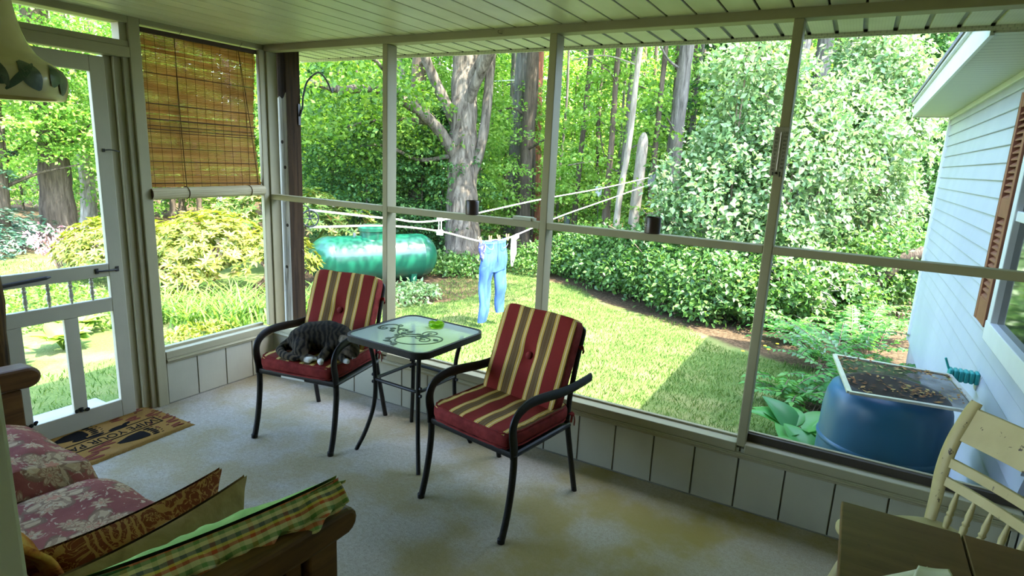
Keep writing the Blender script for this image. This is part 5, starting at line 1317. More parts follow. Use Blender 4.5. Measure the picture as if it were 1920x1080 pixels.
# the big maple by the tank
mx_, my_ = -3.13, 7.10
mp = thing('maple_tree', 'large old maple with a thick forked grey trunk, right of the propane tank', 'tree', (mx_, my_, -.62))
def rel(L): return [(p[0] - mx_, p[1] - my_, p[2] + .62) for p in L]
b = trunk_mb(rel([(-3.13, 7.10, -.70), (-3.30, 7.25, .44), (-3.45, 7.43, 1.48), (-3.58, 7.61, 2.53), (-3.70, 7.82, 3.53), (-3.85, 8.02, 4.63), (-3.9, 8.2, 6.5), (-3.8, 8.3, 9)]), .325, .20, 20, .16)
for k in range(7):
    a = k * .9 + .3; b.tube(spline([(.24 * math.cos(a), .24 * math.sin(a), .35), (.36 * math.cos(a), .36 * math.sin(a), .14), (.62 * math.cos(a), .62 * math.sin(a), .02), (.95 * math.cos(a + .1), .95 * math.sin(a + .1), -.06)], 4), [.12, .11, .10, .10, .09, .085, .08, .07, .06, .05, .045, .04, .03], 8)
b.build('trunk', BARK_MAPLE, mp)
limbs = [([(-3.40, 7.40, 1.30), (-3.55, 7.25, 1.62), (-3.74, 6.87, 2.12), (-3.9, 6.18, 2.49), (-4.08, 5.53, 2.65), (-4.16, 4.85, 2.55), (-4.16, 4.2, 2.6)], .14, .05), ([(-3.55, 7.50, 1.95), (-3.70, 7.40, 2.3), (-3.93, 7.19, 2.89), (-4.05, 6.93, 3.4), (-4.18, 6.74, 3.99), (-4.4, 6.4, 5.2)], .13, .06), ([(-3.55, 7.55, 1.75), (-3.8, 7.48, 1.95), (-4.14, 7.4, 2.28), (-4.65, 7.34, 2.73), (-5.3, 7.2, 3.0)], .08, .03), ([(-3.35, 7.42, .95), (-3.18, 7.53, 1.45), (-3.13, 7.72, 2.23), (-3.20, 7.97, 3.48), (-3.26, 8.2, 4.63), (-3.1, 8.4, 6.5)], .11, .08), ([(-3.74, 6.87, 2.12), (-4.1, 6.6, 2.2), (-4.6, 6.2, 2.15), (-5.1, 5.9, 2.0)], .05, .02), ([(-3.9, 6.18, 2.49), (-3.8, 5.4, 3.0), (-3.7, 4.6, 3.2)], .05, .02), ([(-3.6, 7.2, 1.55), (-4.2, 7.0, 1.45), (-4.9, 6.7, 1.7), (-5.6, 6.3, 1.6)], .05, .02)]
limbs += [([(-3.6, 7.6, 2.4), (-2.6, 7.2, 3.7), (-1.2, 6.2, 4.4), (.2, 5.2, 4.7), (1.6, 4.5, 4.7)], .12, .03), ([(-3.7, 7.7, 2.8), (-2.2, 7.4, 4.4), (-.6, 7.2, 5.3)], .11, .04)]
for P, r0, r1 in limbs: trunk_mb(rel(P), r0, r1, 10).build('limb', BARK_MAPLE, mp)
cl = np.concatenate([crown_pts(480, 4.3, 4.2, 2.6, 7.0), crown_pts(80, 1.9, 1.6, .7, 3.2) + np.array([-1.2, -2.2, 0]), crown_pts(60, 1.7, 1.2, .9, 2.6) + np.array([-2.4, -.4, 0]), crown_pts(18, .6, .6, 1.0, 2.6) + np.array([-.9, .2, 0]), crown_pts(90, 1.9, 1.7, .5, 5.2) + np.array([2.5, -2.4, 0]), crown_pts(42, .8, 2.0, .5, 5.3) + np.array([4.5, -2.5, 0]), crown_pts(90, 1.5, 1.3, .9, 5.8) + np.array([2.6, .1, 0])])
link('foliage', mesh_from_quads('maple_foliage', spray_leaves(cl, RG.uniform(.25, .6, len(cl)), 46, .105), LM_OLD), mp)

# trunks in the woods: (x, y, radius, height, lean, bark, crown, label)
WOODS = 'trees at the edge of the woods'
spec = [(-4.97, 7.9, .20, 8, (.1, .0), BARK_DARK, 1, 'dark-trunked tree with broken bark close behind the maple limb'),
        (-3.31, 9.81, .17, 9, (.15, .1), BARK_DARK, 1, 'slim dark tree between the old maple and the reddish pole'),
        (-4.24, 11.05, .21, 9, (-.1, .1), BARK_GREY, 1, 'grey tree standing behind the slim dark one beside the reddish pole'),
        (-.03, 10.46, .19, 10, (.05, .1), BARK_GREY, 1, 'tall shaggy grey tree behind the left edge of the pale lilac'),
        (-1.09, 9.40, .072, 9, (.25, .1), BARK_DARK, 0, 'thin dark straight tree, leftmost of the three left of the broken snag'),
        (-1.06, 10.0, .066, 9, (.4, .1), BARK_GREY, 0, 'thin grey straight tree, middle of the three left of the broken snag'),
        (-.57, 8.72, .068, 9, (.75, .45), BARK_PALE, 0, 'pale slightly bent tree just left of the broken snag'),
        (-.43, 10.23, .07, 9, (0.2, 0.1), BARK_DARK, 0, 'thin dark tree just behind the pale bent one'),
        (2.23, 10.54, .14, 10, (.1, .0), BARK_GREY, 1, 'grey tree behind the lilac, hidden partly by the thermometer post'),
        (2.49, 11.86, .20, 10, (.25, .1), BARK_GREY, 0, 'leaning grey tree just right of the thermometer post top'),
        (2.80, 13.1, .18, 10, (.5, .1), BARK_PALE, 1, 'pale leaning tree under the eave right of the thermometer post'),
        (3.43, 12.38, .25, 10, (.4, .1), BARK_DARK, 1, 'thick dark trunk at the top of the lilac nearest the house roof'),
        (-12.38, 4.77, .16, 8, (.1, .1), BARK_PALE, 0, 'pale trunk seen through the screen door'),
        (-10.48, 3.30, .30, 8, (0, .1), BARK_DARK, 0, 'thick dark trunk seen through the screen door')]
rt = random.Random(21)
for (x, y, r0, h, ln, bk, cr, lab) in spec:
    t = thing('tree', lab, 'tree', (x, y, G3(x, y)), 0)
    P = [(0, 0, 0)] + [(ln[0] * f * f + rt.uniform(-.05, .05), ln[1] * f * f + rt.uniform(-.05, .05), h * f) for f in (.15, .3, .5, .75, 1)]
    trunk_mb(P, r0, r0 * .6, 12, r0 * .5).build('trunk', bk, t)
    for q in range(rt.randint(2, 4)):
        f = rt.uniform(.22, .6); a = rt.uniform(0, 6.3); bx_, by_, bz_ = ln[0] * f * f, ln[1] * f * f, h * f; L_ = rt.uniform(.7, 1.6)
        trunk_mb([(bx_, by_, bz_), (bx_ + .5 * L_ * math.cos(a), by_ + .5 * L_ * math.sin(a), bz_ + .2), (bx_ + L_ * math.cos(a), by_ + L_ * math.sin(a), bz_ + rt.uniform(.1, .8))], r0 * .22, .012, 6).build('branch', bk, t)
    if cr and rt.random() < .6: o = link('foliage', CROWNS[rt.randint(0, 1)], t, (ln[0], ln[1], h * .88), rt.uniform(0, 6.3), rt.uniform(.85, 1.15))
sn = thing('snag', 'broken-off pale grey tree stump standing upright in the woods', 'dead tree', (-.40, 9.20, G3(0, 12)))
b = MB().tube(spline([(0, 0, 0), (.02, .02, 1.2), (.05, .04, 2.4), (.06, .05, 2.84)], 6), [.125, .12, .118, .116, .114, .112, .112, .113, .112, .111, .110, .110, .109, .108, .106, .10, .09, .07, .03], 14); b.build('trunk', BARK_PALE, sn)
# thin trunks and saplings filling the woods
G_TH = 'thin trunks in the woods'
rt = random.Random(5); C0 = Vector((3.507, -2.813, 0))
def at(px, d):
    py = 200 + (px + 1107) * .043; a, c = (px - 960) / 1127.85, (py - 540) / 1127.85
    return (3.50672 + d * (.86856 * a + .14477 * c - .47397), -2.81289 + d * (.49340 * a - .16282 * c + .85443))
proto = {}
for bk, nm in ((BARK_DARK, 'd'), (BARK_GREY, 'g')):
    proto[nm] = trunk_mb([(0, 0, -.05), (.04, -.03, 1.5), (-.04, .05, 3.5), (.05, .0, 5.5), (.0, .05, 8.0)], .075, .05, 8).build('thin_tree', bk)
first = {'d': True, 'g': True}
for px in list(range(585, 1760, 30)) + list(range(-90, 470, 36)):
    for rep in range(2):
        d = rt.uniform(14.5, 24); x, y = at(px + rt.uniform(-14, 14), d)
        if x > 3.6 and y < 9: continue
        k = 'd' if rt.random() < .6 else 'g'
        o = proto[k] if first[k] else proto[k].copy()
        if not first[k]: COL.objects.link(o)
        first[k] = False; s_ = rt.uniform(.55, 1.25); o.location = (x, y, G3(x, y)); o.rotation_euler = (rt.uniform(-.03, .03), rt.uniform(-.03, .03), rt.uniform(0, 6.3)); o.scale = (s_, s_, 1.1)
        tag(o, 'thin dark trunk among the trees deep in the woods' if k == 'd' else 'thin grey trunk among the trees deep in the woods', 'tree', G_TH + (' dark' if k == 'd' else ' grey'))
def sapling(x, y, me, sc, lab, grp):
    t = thing('sapling', lab, 'tree', (x, y, G3(x, y)), rt.uniform(0, 6.3), grp); t.scale = (sc, sc, sc * rt.uniform(.9, 1.15))
    if not hasattr(sapling, 'stem'): sapling.stem = trunk_mb([(0, 0, -.05), (.05, .02, 1), (-.04, .05, 2.5), (.05, 0, 4)], .03, .012, 6).build('stem', BARK_DARK, t)
    else: s_ = sapling.stem.copy(); COL.objects.link(s_); s_.parent = t
    link('foliage', me, t); return t
LAB_S, LAB_F, LAB_D = 'leafy green sapling in the understorey of the woods', 'leafy maple far back in the woods', 'dark leafy bush low in the shade of the woods'
GS, GF, GD = 'understorey saplings', 'far leafy trees', 'dark understorey bushes'
for px in list(range(575, 1320, 62)) + list(range(-60, 470, 70)):
    d = rt.uniform(13.0, 16.5) if px > 560 else rt.uniform(14, 18)
    x, y = at(px + rt.uniform(-25, 25), d); sapling(x, y, SAPS[rt.choice((1, 3, 1, 0))], rt.uniform(.75, 1.1), LAB_S, GS)
for px in range(540, 1820, 58):
    x, y = at(px + rt.uniform(-25, 25), rt.uniform(17, 21)); sapling(x, y, SAPS[rt.choice((1, 1, 2))], rt.uniform(1.0, 1.3), LAB_S, GS)
for px in range(-140, 1960, 60):
    for d0 in (25, 32):
        x, y = at(px + rt.uniform(-30, 30), d0 + rt.uniform(-2, 3)); sapling(x, y, SAPS[rt.choice((0, 2, 1))], rt.uniform(1.6, 2.2), LAB_F, GF)
for px in (600, 650, 690, 735, 790, 830, 1330, 1420, 1500, 1580, 1660, 1740, 1790): 
    x, y = at(px, rt.uniform(12.0, 13.5) if px < 900 else rt.uniform(14, 16)); sapling(x, y, DSAP, rt.uniform(.5, .75) if px < 900 else rt.uniform(.9, 1.2), LAB_D, GD)
for px in (1700, 1750, 1800): x, y = at(px, 11.5); sapling(x, y, DSAP, .95, LAB_D, GD)
# two bright maples over the far lawn, seen through the door
for (x, y, sd, lab) in ((-10.2, 2.2, 1, 'bright leafy maple crown over the lawn, seen through the screen door'), (-9.6, 4.3, 2, 'bright leafy maple behind the blind and the door post')):
    t = thing('maple_tree', lab, 'tree', (x, y, -.62))
    trunk_mb([(0, 0, 0), (.1, .1, 1.5), (0, .2, 4), (0, 0, 7)], .13, .07, 10, .06).build('trunk', BARK_DARK, t)
    for q in range(5):
        a = q * 1.3 + sd; trunk_mb([(0, .1, 1.2 + .3 * q), (.6 * math.cos(a), .1 + .6 * math.sin(a), 1.5 + .35 * q), (1.4 * math.cos(a), 1.4 * math.sin(a), 1.7 + .4 * q)], .04, .012, 6).build('branch', BARK_DARK, t)
    c = np.concatenate([crown_pts(210, 1.9, 1.7, 1.5, 2.9), crown_pts(160, 2.2, 2.2, 1.7, 5.0)])
    link('foliage', mesh_from_quads('bright_foliage', spray_leaves(c, RG.uniform(.25, .55, len(c)), 60, .09, .14, .5), LM_BRIGHT), t)
# spruce with drooping boughs
sp_ = thing('spruce', 'blue-green spruce with low drooping boughs at the far edge of the lawn', 'tree', (-10.6, 1.9, -.62))
trunk_mb([(0, 0, 0), (0, 0, 2), (0, 0, 4)], .10, .04, 8).build('trunk', BARK_DARK, sp_)
V = []
for k in range(60):
    a = RG.uniform(0, 2 * PI); zb = .35 + 2.6 * RG.uniform(0, 1) ** 1.4; L_ = max(.4, 1.9 - .5 * zb) * RG.uniform(.8, 1.1); n = 150
    t = RG.uniform(.1, 1, n); cx = np.cos(a) * L_ * t; cy = np.sin(a) * L_ * t; cz = zb - .38 * t * t * L_ + .10 * t ** 6
    wv = RG.normal(0, .11, n) * (1.1 - t * .5)
    pos = np.stack([cx - np.sin(a) * wv, cy + np.cos(a) * wv, cz - np.abs(wv) * .35 + RG.normal(0, .02, n)], 1)
    ax = np.stack([np.cos(a) + RG.normal(0, .5, n) - np.sin(a) * np.sign(wv) * .8, np.sin(a) + RG.normal(0, .5, n) + np.cos(a) * np.sign(wv) * .8, RG.normal(-.2, .25, n)], 1)
    V.append(leaf_arrays(pos, ax, RG.normal(0, .4, (n, 3)) + np.array([0, 0, 1.0]), RG.uniform(.07, .14, n), .35, .03, .05))
link('boughs', mesh_from_quads('boughs', np.concatenate(V), LM_SPRUCE), sp_)

# ================================================================== shrubs
def lumps(p, s):
    """smooth 3-D variation, about half a metre across"""
    x, y, z = p[:, 0], p[:, 1], p[:, 2]
    return (np.sin(4.6 * x + 2.1 * z + s) * np.sin(4.1 * y + 3.3 * z + 2 * s) + .6 * np.sin(8.3 * x - 6.1 * y + 3 * s) * np.sin(9.1 * z + 4.0 * x + s) + .4 * np.sin(15 * x + 11 * z - s) * np.sin(14 * y - 9 * z))
def shell_leaves(blobs_, n, L, jit=.16, W=.62, up=.35, seed=0.0, cull=.25, rg=RG):
    vol = np.array([b[1][0] * b[1][1] + b[1][0] * b[1][2] for b in blobs_]); pr = vol / vol.sum(); out = []
    for (c, r), p in zip(blobs_, pr):
        k = max(10, int(n * p * 1.5)); d = norm(rg.normal(0, 1, (k, 3))); d[:, 2] = np.abs(d[:, 2]) * rg.choice([1, 1, 1, -.6], k); d = norm(d)
        q = 1 - np.abs(rg.normal(0, jit, k)); p0 = np.array(c) + d * np.array(r); lp = lumps(p0, seed + c[0])
        pos = np.array(c) + d * np.array(r) * (q * (1 + .20 * lp))[:, None]
        # leaves sit in tufts: pull some of them together
        tuft = np.round(pos / .16) * .16 + rg.normal(0, .02, pos.shape); f = (rg.uniform(0, 1, k) < .55)[:, None]; pos = np.where(f, tuft + rg.normal(0, .055, pos.shape), pos)
        keep = lumps(pos, seed + 1.7) + rg.normal(0, .35, k) > -cull - .35
        pos, d = pos[keep], d[keep]; k = len(pos)
        ax = d * .5 + rg.normal(0, .6, (k, 3)); ax[:, 2] -= .15; nr = d * .7 + rg.normal(0, .5, (k, 3)) + np.array([0, 0, up])
        out.append(leaf_arrays(pos, ax, nr, rg.uniform(.55, 1.3, k) * L, W))
    return np.concatenate(out)
def shrub(name, lab, cat, loc, blobs_, n, L, mat, stems=6, jit=.16, twig=0, bk=TWIG, W=.62, grp=None):
    t = thing(name, lab, cat, loc, 0, grp)
    link('foliage', mesh_from_quads('foliage', shell_leaves(blobs_, n, L, jit, W, .35, loc[0] * 3.1), mat), t)
    b = MB()
    for k in range(stems):
        c, r = blobs_[k % len(blobs_)]; e = (c[0] + rt.uniform(-.6, .6) * r[0], c[1] + rt.uniform(-.6, .6) * r[1], c[2] + rt.uniform(-.2, .6) * r[2])
        s0 = (c[0] * .6 + rt.uniform(-.15, .15), c[1] * .6 + rt.uniform(-.15, .15), -.05)
        b.tube(spline([s0, ((s0[0] + e[0]) / 2 + rt.uniform(-.1, .1), (s0[1] + e[1]) / 2 + rt.uniform(-.1, .1), e[2] * .5), e], 4), [.022 * (1 - .08 * q) for q in range(9)], 6)
        for q in range(twig):
            f = rt.uniform(.4, 1); p0 = Vector(s0).lerp(Vector(e), f); d_ = Vector((rt.uniform(-1, 1), rt.uniform(-1, 1), rt.uniform(-.2, .9))) * rt.uniform(.25, .6)
            b.tube(spline([p0, p0 + d_ * .5 + Vector((0, 0, rt.uniform(-.05, .12))), p0 + d_], 3), .006, 5)
    if stems: b.build('stems', bk, t)
    return t
shrub('lilac_bush', 'tall pale green lilac bush filling the right of the garden view', 'bush', (2.3, 7.2, -.62),
      [((-.75, -.1, 1.55), (1.0, .9, 1.15)), ((-.35, .3, 2.6), (.85, .85, .85)), ((.35, .2, 2.0), (1.05, .9, 1.25)), ((.75, .8, 2.75), (.9, .9, .95)), ((1.35, 1.5, 2.9), (.9, .9, 1.1)), ((-.35, .0, 3.6), (.75, .7, .6)), ((-1.2, .3, .95), (.75, .7, .8)), ((.1, -.4, 1.0), (.9, .6, .75))], 22000, .10, LM_LILAC, 18, .24, 5)
shrub('lilac_bush', 'green lilac bush between the pale lilac and the house corner', 'bush', (3.55, 8.9, -.62),
      [((.2, .2, 1.4), (.8, .9, 1.3)), ((.1, .4, 2.9), (.85, .9, 1.1)), ((-.5, -.4, .9), (.7, .7, .8)), ((-.05, .1, 3.85), (.75, .8, .75))], 13000, .095, LM_LILAC, 10, .24, 4)
hb = [(-1.05, 8.15, .60, .50), (-.55, 7.75, .66, .55), (.0, 7.30, .70, .55), (.5, 6.95, .74, .55), (1.05, 6.65, .74, .60), (1.55, 6.35, .70, .66), (2.05, 6.15, .66, .62), (2.6, 6.45, .70, .72), (3.15, 6.95, .72, .75)]
hb += [(3.65, 7.6, .8, .7), (4.2, 8.0, 1.0, .8)]
hl = ['low green shrub at the far end of the border, beside the lawn path', 'low shrub with white-tipped leaves, second along the border from the path', 'rounded shrub, third along the border from the path', 'rounded shrub below the cup on the right-hand rail', 'leafy shrub in front of the pale lilac, just right of the cup', 'bright shrub where the roof shadow meets the border', 'shaded shrub at the corner of the roof shadow', 'shaded shrub left of the house foundation, seen past the thermometer post', 'shaded shrub nearest the house corner', 'dark shrub behind the pinnate clump by the house corner', 'dark shrub partly hidden behind the house corner']
for (x, y, h, r_), lab in zip(hb, hl):
    shrub('border_shrub', lab, 'bush', (x, y, gz(x, y)), [((0, 0, h * .75), (r_, r_, h * .75)), ((-.2, -.25, h * .45), (r_ * .75, r_ * .7, h * .5)), ((.25, .1, h * .6), (r_ * .7, r_ * .8, h * .6))], 4200, .085, LM_SHRUB, 6, .30, 2)
# pinnate-leaved clump by the house
def pinnate(x, y, n, L, lab, name='leafy_clump', pair=9, leaf=.10, rise=.75):
    V = []; b = MB(); t = thing(name, lab, 'plant', (x, y, gz(x, y)))
    for k in range(n):
        a = rt.uniform(0, 6.3); l = L * rt.uniform(.7, 1.15); rs = rise * rt.uniform(.7, 1.2); P = [Vector((0, 0, 0))]
        for i in range(1, 9):
            f = i / 8; P.append(Vector((math.cos(a) * l * f ** 1.3 * .9, math.sin(a) * l * f ** 1.3 * .9, l * rs * (f * 1.5 - f * f * .85))))
        o = Vector((rt.uniform(-.2, .2), rt.uniform(-.2, .2), 0)); P = [p + o for p in P]; b.tube(P, .004, 4)
        for i in range(2, 9):
            d = (P[i] - P[i - 1]).normalized(); s_ = d.cross(Vector((0, 0, 1))).normalized()
            for j in (0, .5):
                q = P[i - 1].lerp(P[i], j + .25); 
                for sg in (-1, 1): V.append((q, s_ * sg + d * .45, d.cross(s_) * -1 + s_ * 0, leaf * (1.1 - abs(i / 8 - .55))))
        V.append((P[-1], d, d.cross(s_) * -1, leaf))
    pos = np.array([tuple(q[0]) for q in V]); ax = np.array([tuple(q[1]) for q in V]) + RG.normal(0, .12, (len(V), 3)); nr = np.array([tuple(q[2]) for q in V]); nr[:, 2] = np.abs(nr[:, 2]); nr += RG.normal(0, .2, nr.shape)
    link('foliage', mesh_from_quads('foliage', leaf_arrays(pos, ax, nr, np.array([q[3] for q in V]), .48, .06, .15), LM_FERN), t); b.build('stems', TWIG, t); return t
for (x, y, n, L, lab) in ((3.95, 6.5, 22, .75, 'pinnate clump just beyond the corner of the house'), (3.55, 6.4, 20, .7, 'pinnate clump in the shade between border shrubs and house'), (3.55, 4.6, 26, .75, 'clump of pinnate green leaves left of the house foundation'), (3.75, 3.5, 24, .70, 'clump of pinnate green leaves just beyond the blue barrel'), (3.35, 2.75, 18, .5, 'low leafy clump left of the barrel lid'), (3.85, 5.6, 22, .8, 'tall pinnate clump at the corner of the house'), (3.2, 5.6, 20, .6, 'low pinnate clump in the shade before the border shrubs')): pinnate(x, y, n, L, lab)
# hostas
def hosta(x, y, n, L, mat, lab, sp=.0):
    t = thing('hosta', lab, 'plant', (x, y, gz(x, y))); b = MB()
    for k in range(n):
        a = k * 2.4 + rt.uniform(-.3, .3); ring = .35 + .65 * (k / n); l = L * rt.uniform(.8, 1.1); W_ = l * .36; el = 1.15 - .85 * ring + rt.uniform(-.1, .1); st = L * .55 * ring
        base = Vector((math.cos(a) * st * .6, math.sin(a) * st * .6, st * .55 + .06)); d = Vector((math.cos(a) * math.cos(el), math.sin(a) * math.cos(el), math.sin(el))); s_ = d.cross(Vector((0, 0, 1))).normalized(); nn = s_.cross(d)
        def f(u, v_, base=base, d=d, s_=s_, nn=nn, l=l, W_=W_):
            w_ = W_ * (math.sin(PI * min(1, u ** .72)) ** .8) * (v_ - .5) * 2
            c = -.55 * u * u * l * .6 + .10 * l * abs(v_ - .5) * 2 * math.sin(PI * u) + .008 * math.sin(v_ * 44) * math.sin(PI * u)
            return tuple(base + d * (u * l) + s_ * w_ + nn * c)
        b.grid(f, 10, 8)
        b.tube(spline([(0, 0, 0), base * .6, base], 3), .006, 5)
    b.build('foliage', mat, t, angle=180)
hosta(3.40, 1.72, 11, .30, LM_HOSTA, 'broad-leaved green hosta left of the blue barrel'); hosta(3.52, 1.30, 7, .26, LM_HOSTA, 'smaller hosta tucked against the blue barrel'); hosta(4.08, .35, 8, .24, LM_HOSTA, 'small hosta between the barrel and the house wall')
for (x, y, lab) in ((-2.75, -.65, 'pale hosta nearest the bars of the screen door'), (-3.0, -.05, 'pale hosta beyond the middle of the screen door'), (-3.35, -.95, 'pale hosta at the left beyond the screen door'), (-3.55, .35, 'pale hosta at the back of the door-side bed')): hosta(x, y, 22, .24, LM_HOSTAY, lab)
# a fern by the wall behind the white chair
pinnate(4.05, 1.15, 9, .45, 'green fern between the barrel and the house wall, behind the white chair', 'fern', 9, .07, 1.0)
# rhododendrons
def whorls(blobs_, n, per, L, mat, rg=RG):
    out = []; vol = np.array([b[1][0] * b[1][2] for b in blobs_]); pr = vol / vol.sum()
    for (c, r), p in zip(blobs_, pr):
        k = int(n * p); d = norm(rg.normal(0, 1, (k, 3))); d[:, 2] = np.abs(d[:, 2]) - .15; d = norm(d); pos = np.array(c) + d * np.array(r) * (1 - np.abs(rg.normal(0, .12, (k, 1))))
        up = norm(d + np.array([0, 0, .8])); t1 = norm(np.cross(up, rg.normal(0, 1, (k, 3)))); t2 = np.cross(up, t1)
        for q in range(per):
            a = 2 * PI * q / per + rg.uniform(-.2, .2, (k, 1)); rad = t1 * np.cos(a) + t2 * np.sin(a); ax = rad + up * rg.uniform(.1, .6, (k, 1)); out.append(leaf_arrays(pos, ax, up - rad * .3, rg.uniform(.7, 1.15, k) * L, .34, .05, .12))
    return mesh_from_quads('foliage', np.concatenate(out), mat)
def rhodo(lab, loc, blobs_, n, L, mat, flowers=0, fc=None):
    t = thing('rhododendron', lab, 'bush', loc); link('foliage', whorls(blobs_, n, 7, L, mat), t); b = MB()
    for k in range(10):
        c, r = blobs_[k % len(blobs_)]; b.tube(spline([(c[0] * .5, c[1] * .5, -.05), (c[0] * .8 + rt.uniform(-.2, .2), c[1] * .8, c[2] * .6), (c[0] + rt.uniform(-.5, .5) * r[0], c[1] + rt.uniform(-.5, .5) * r[1], c[2] + .3 * r[2])], 4), .016, 6)
    b.build('stems', TWIG, t)
    for k in range(flowers):
        c, r = blobs_[rt.randint(0, len(blobs_) - 1)]; a = rt.uniform(0, 6.3); e = rt.uniform(.0, 1.2); p = (c[0] + r[0] * math.cos(a) * math.cos(e), c[1] + r[1] * math.sin(a) * math.cos(e), c[2] + r[2] * math.sin(e))
        fb_ = MB()
        for q in range(14):
            d = Vector((rt.uniform(-1, 1), rt.uniform(-1, 1), rt.uniform(-.3, 1))).normalized(); s_ = d.cross(Vector((.3, .2, 1))).normalized(); P_ = Vector(p) + d * .025
            fb_.add([P_, P_ + d * .03 + s_ * .02, P_ + d * .06, P_ + d * .03 - s_ * .02], [(0, 1, 2), (0, 2, 3)])
        fb_.build('flower', fc, t, smooth=False)
    return t
PINK = flat('pink_petals', (.62, .30, .38), .6, .2, .2, 30); LAV = flat('lavender_petals', (.50, .36, .58), .6, .2, .2, 30)
rhodo('broad yellow-green rhododendron seen under the bamboo blind', (-4.55, 2.6, -.6), [((0, 0, .62), (.85, .8, .62)), ((-.8, -.2, .5), (.7, .7, .52)), ((.7, .5, .5), (.65, .7, .5)), ((-.2, -.55, .38), (.8, .5, .4))], 1000, .115, LM_RHODO, 4, LAV)
rhodo('second yellow-green rhododendron to the left of the blind bay', (-6.0, 2.0, -.6), [((0, 0, .5), (.8, .7, .55)), ((-.6, .3, .42), (.6, .6, .42))], 520, .11, LM_RHODO, 2, LAV)
rhodo('rhododendron with orange new growth beside the timber post', (-4.85, 4.75, -.6), [((0, 0, .85), (.65, .6, .65)), ((-.55, -.5, .95), (.6, .6, .65)), ((.45, .45, .7), (.5, .5, .6)), ((-1.0, -.9, .7), (.5, .5, .65))], 620, .125, LM_RHODO2, 5, LAV)
az = thing('azalea', 'pink flowering azalea at the edge of the far lawn, seen through the screen door', 'bush', (-6.9, 1.75, -.6)); b = MB()
for k in range(26):
    a = rt.uniform(0, 6.3); l = rt.uniform(.5, .85); e = Vector((math.cos(a) * l * .45, math.sin(a) * l * .45, l)); b.tube([(0, 0, 0), e * .55 + Vector((0, 0, .08)), e], [.012, .009, .006], 5)
b.build('stems', TWIG, az); V = []
for k in range(300):
    a = rt.uniform(0, 6.3); l = rt.uniform(.45, .9); V.append((math.cos(a) * l * .5, math.sin(a) * l * .5, l * rt.uniform(.8, 1)))
link('petals', mesh_from_quads('petals', leaf_arrays(np.array(V), RG.normal(0, 1, (300, 3)), RG.normal(0, 1, (300, 3)), RG.uniform(.05, .11, 300), .4), PINK), az)
# daylilies: arching strap leaves
def daylily(x, y, n, L, lab):
    t = thing('daylily', lab, 'plant', (x, y, gz(x, y)), 0, None); V = []
    for k in range(n):
        a = rt.uniform(0, 6.3); l = L * rt.uniform(.6, 1.15); o = Vector((rt.gauss(0, .10), rt.gauss(0, .10), 0)); cur = rt.uniform(.45, 1.0); s_ = Vector((-math.sin(a), math.cos(a), 0)); last = None
        for i in range(6):
            f = i / 5; p = o + Vector((math.cos(a) * l * (.25 * f + .55 * cur * f * f), math.sin(a) * l * (.25 * f + .55 * cur * f * f), l * (f - .55 * cur * f * f))); w_ = .011 * (1 - f) ** .5 + .001
            if last is not None: V += [tuple(last[0] - s_ * last[1]), tuple(last[0] + s_ * last[1]), tuple(p + s_ * w_), tuple(p - s_ * w_)]
            last = (p, w_)
    link('foliage', mesh_from_quads('foliage', np.array(V), LM_STRAP), t); return t
dl = [(-2.25, 1.25), (-2.55, 1.75), (-2.75, 1.10), (-3.05, 1.55), (-3.25, 2.05), (-3.35, 1.05), (-2.35, 2.25), (-2.85, 2.4), (-3.7, 1.5), (-2.6, 3.05), (-2.15, 3.3)]
for i, (x, y) in enumerate(dl):
    daylily(x, y, 75, .55 if y < 2.9 else .5, ['clump of arching daylily leaves in the bed under the blind bay', 'clump of strap leaves in front of the propane tank'][y >= 2.2 and x > -2.9], )
    o = COL.objects[-1] if False else None
for o in list(COL.objects):
    if o.name.startswith('daylily') and 'label' in o: o['group'] = 'daylilies under the blind bay' if 'blind' in o['label'] else 'strap-leaved clumps before the tank'
# low plants round the tank, maple foot and the left bed
def lowpatch(name, lab, x, y, rx, ry, h, n, L, mat):
    t = thing(name, lab, 'plant', (x, y, gz(x, y))); q = RG.uniform(0, 1, n) ** .5; a = RG.uniform(0, 2 * PI, n)
    pos = np.stack([q * np.cos(a) * rx, q * np.sin(a) * ry, RG.uniform(.1, 1, n) * h * (1 - .5 * q * q)], 1)
    link('foliage', mesh_from_quads('foliage', leaf_arrays(pos, RG.normal(0, .7, (n, 3)) + np.array([0, 0, .2]), RG.normal(0, .4, (n, 3)) + np.array([0, 0, 1.0]), RG.uniform(.6, 1.2, n) * L, .6), mat), t)
for a_ in (('ground_cover', 'low green plants at the foot of the old maple', -2.75, 6.5, .75, .5, .38, 1300, .085, LM_SHRUB), ('ground_cover', 'low grey-green plants in front of the tank, right of the first post', -2.05, 3.9, .45, .7, .30, 1100, .08, LM_LILAC), ('ground_cover', 'leafy plants right of the maple foot behind the jeans', -1.75, 7.6, .7, .6, .60, 1700, .085, LM_SHRUB), ('ground_cover', 'green plants between tank and maple', -3.0, 6.2, .5, .5, .45, 900, .08, LM_SHRUB),
           ('ground_cover', 'bright weeds beyond the upper panel of the screen door', -5.0, .7, 1.3, .9, .30, 2600, .075, LM_STRAP), ('ground_cover', 'bright weeds in the bed beyond the spindles of the door', -4.0, .95, .8, .6, .28, 1500, .07, LM_STRAP), ('ground_cover', 'bright ground cover before the rhododendrons', -4.2, 1.7, .9, .4, .25, 1200, .07, LM_RHODO), ('ground_cover', 'yellow-green plants at the edge of the bed under the blind', -2.15, .85, .35, .35, .16, 500, .06, LM_RHODO), ('ground_cover', 'sunlit yellow-green plants at the edge of the woods by the marker post', -3.0, 12.5, 1.8, .9, .45, 2600, .10, LM_BRIGHT), ('ground_cover', 'sunlit low plants behind the thin feeder pole', -1.2, 11.6, 1.2, .7, .5, 2000, .09, LM_SHRUB)): lowpatch(*a_)
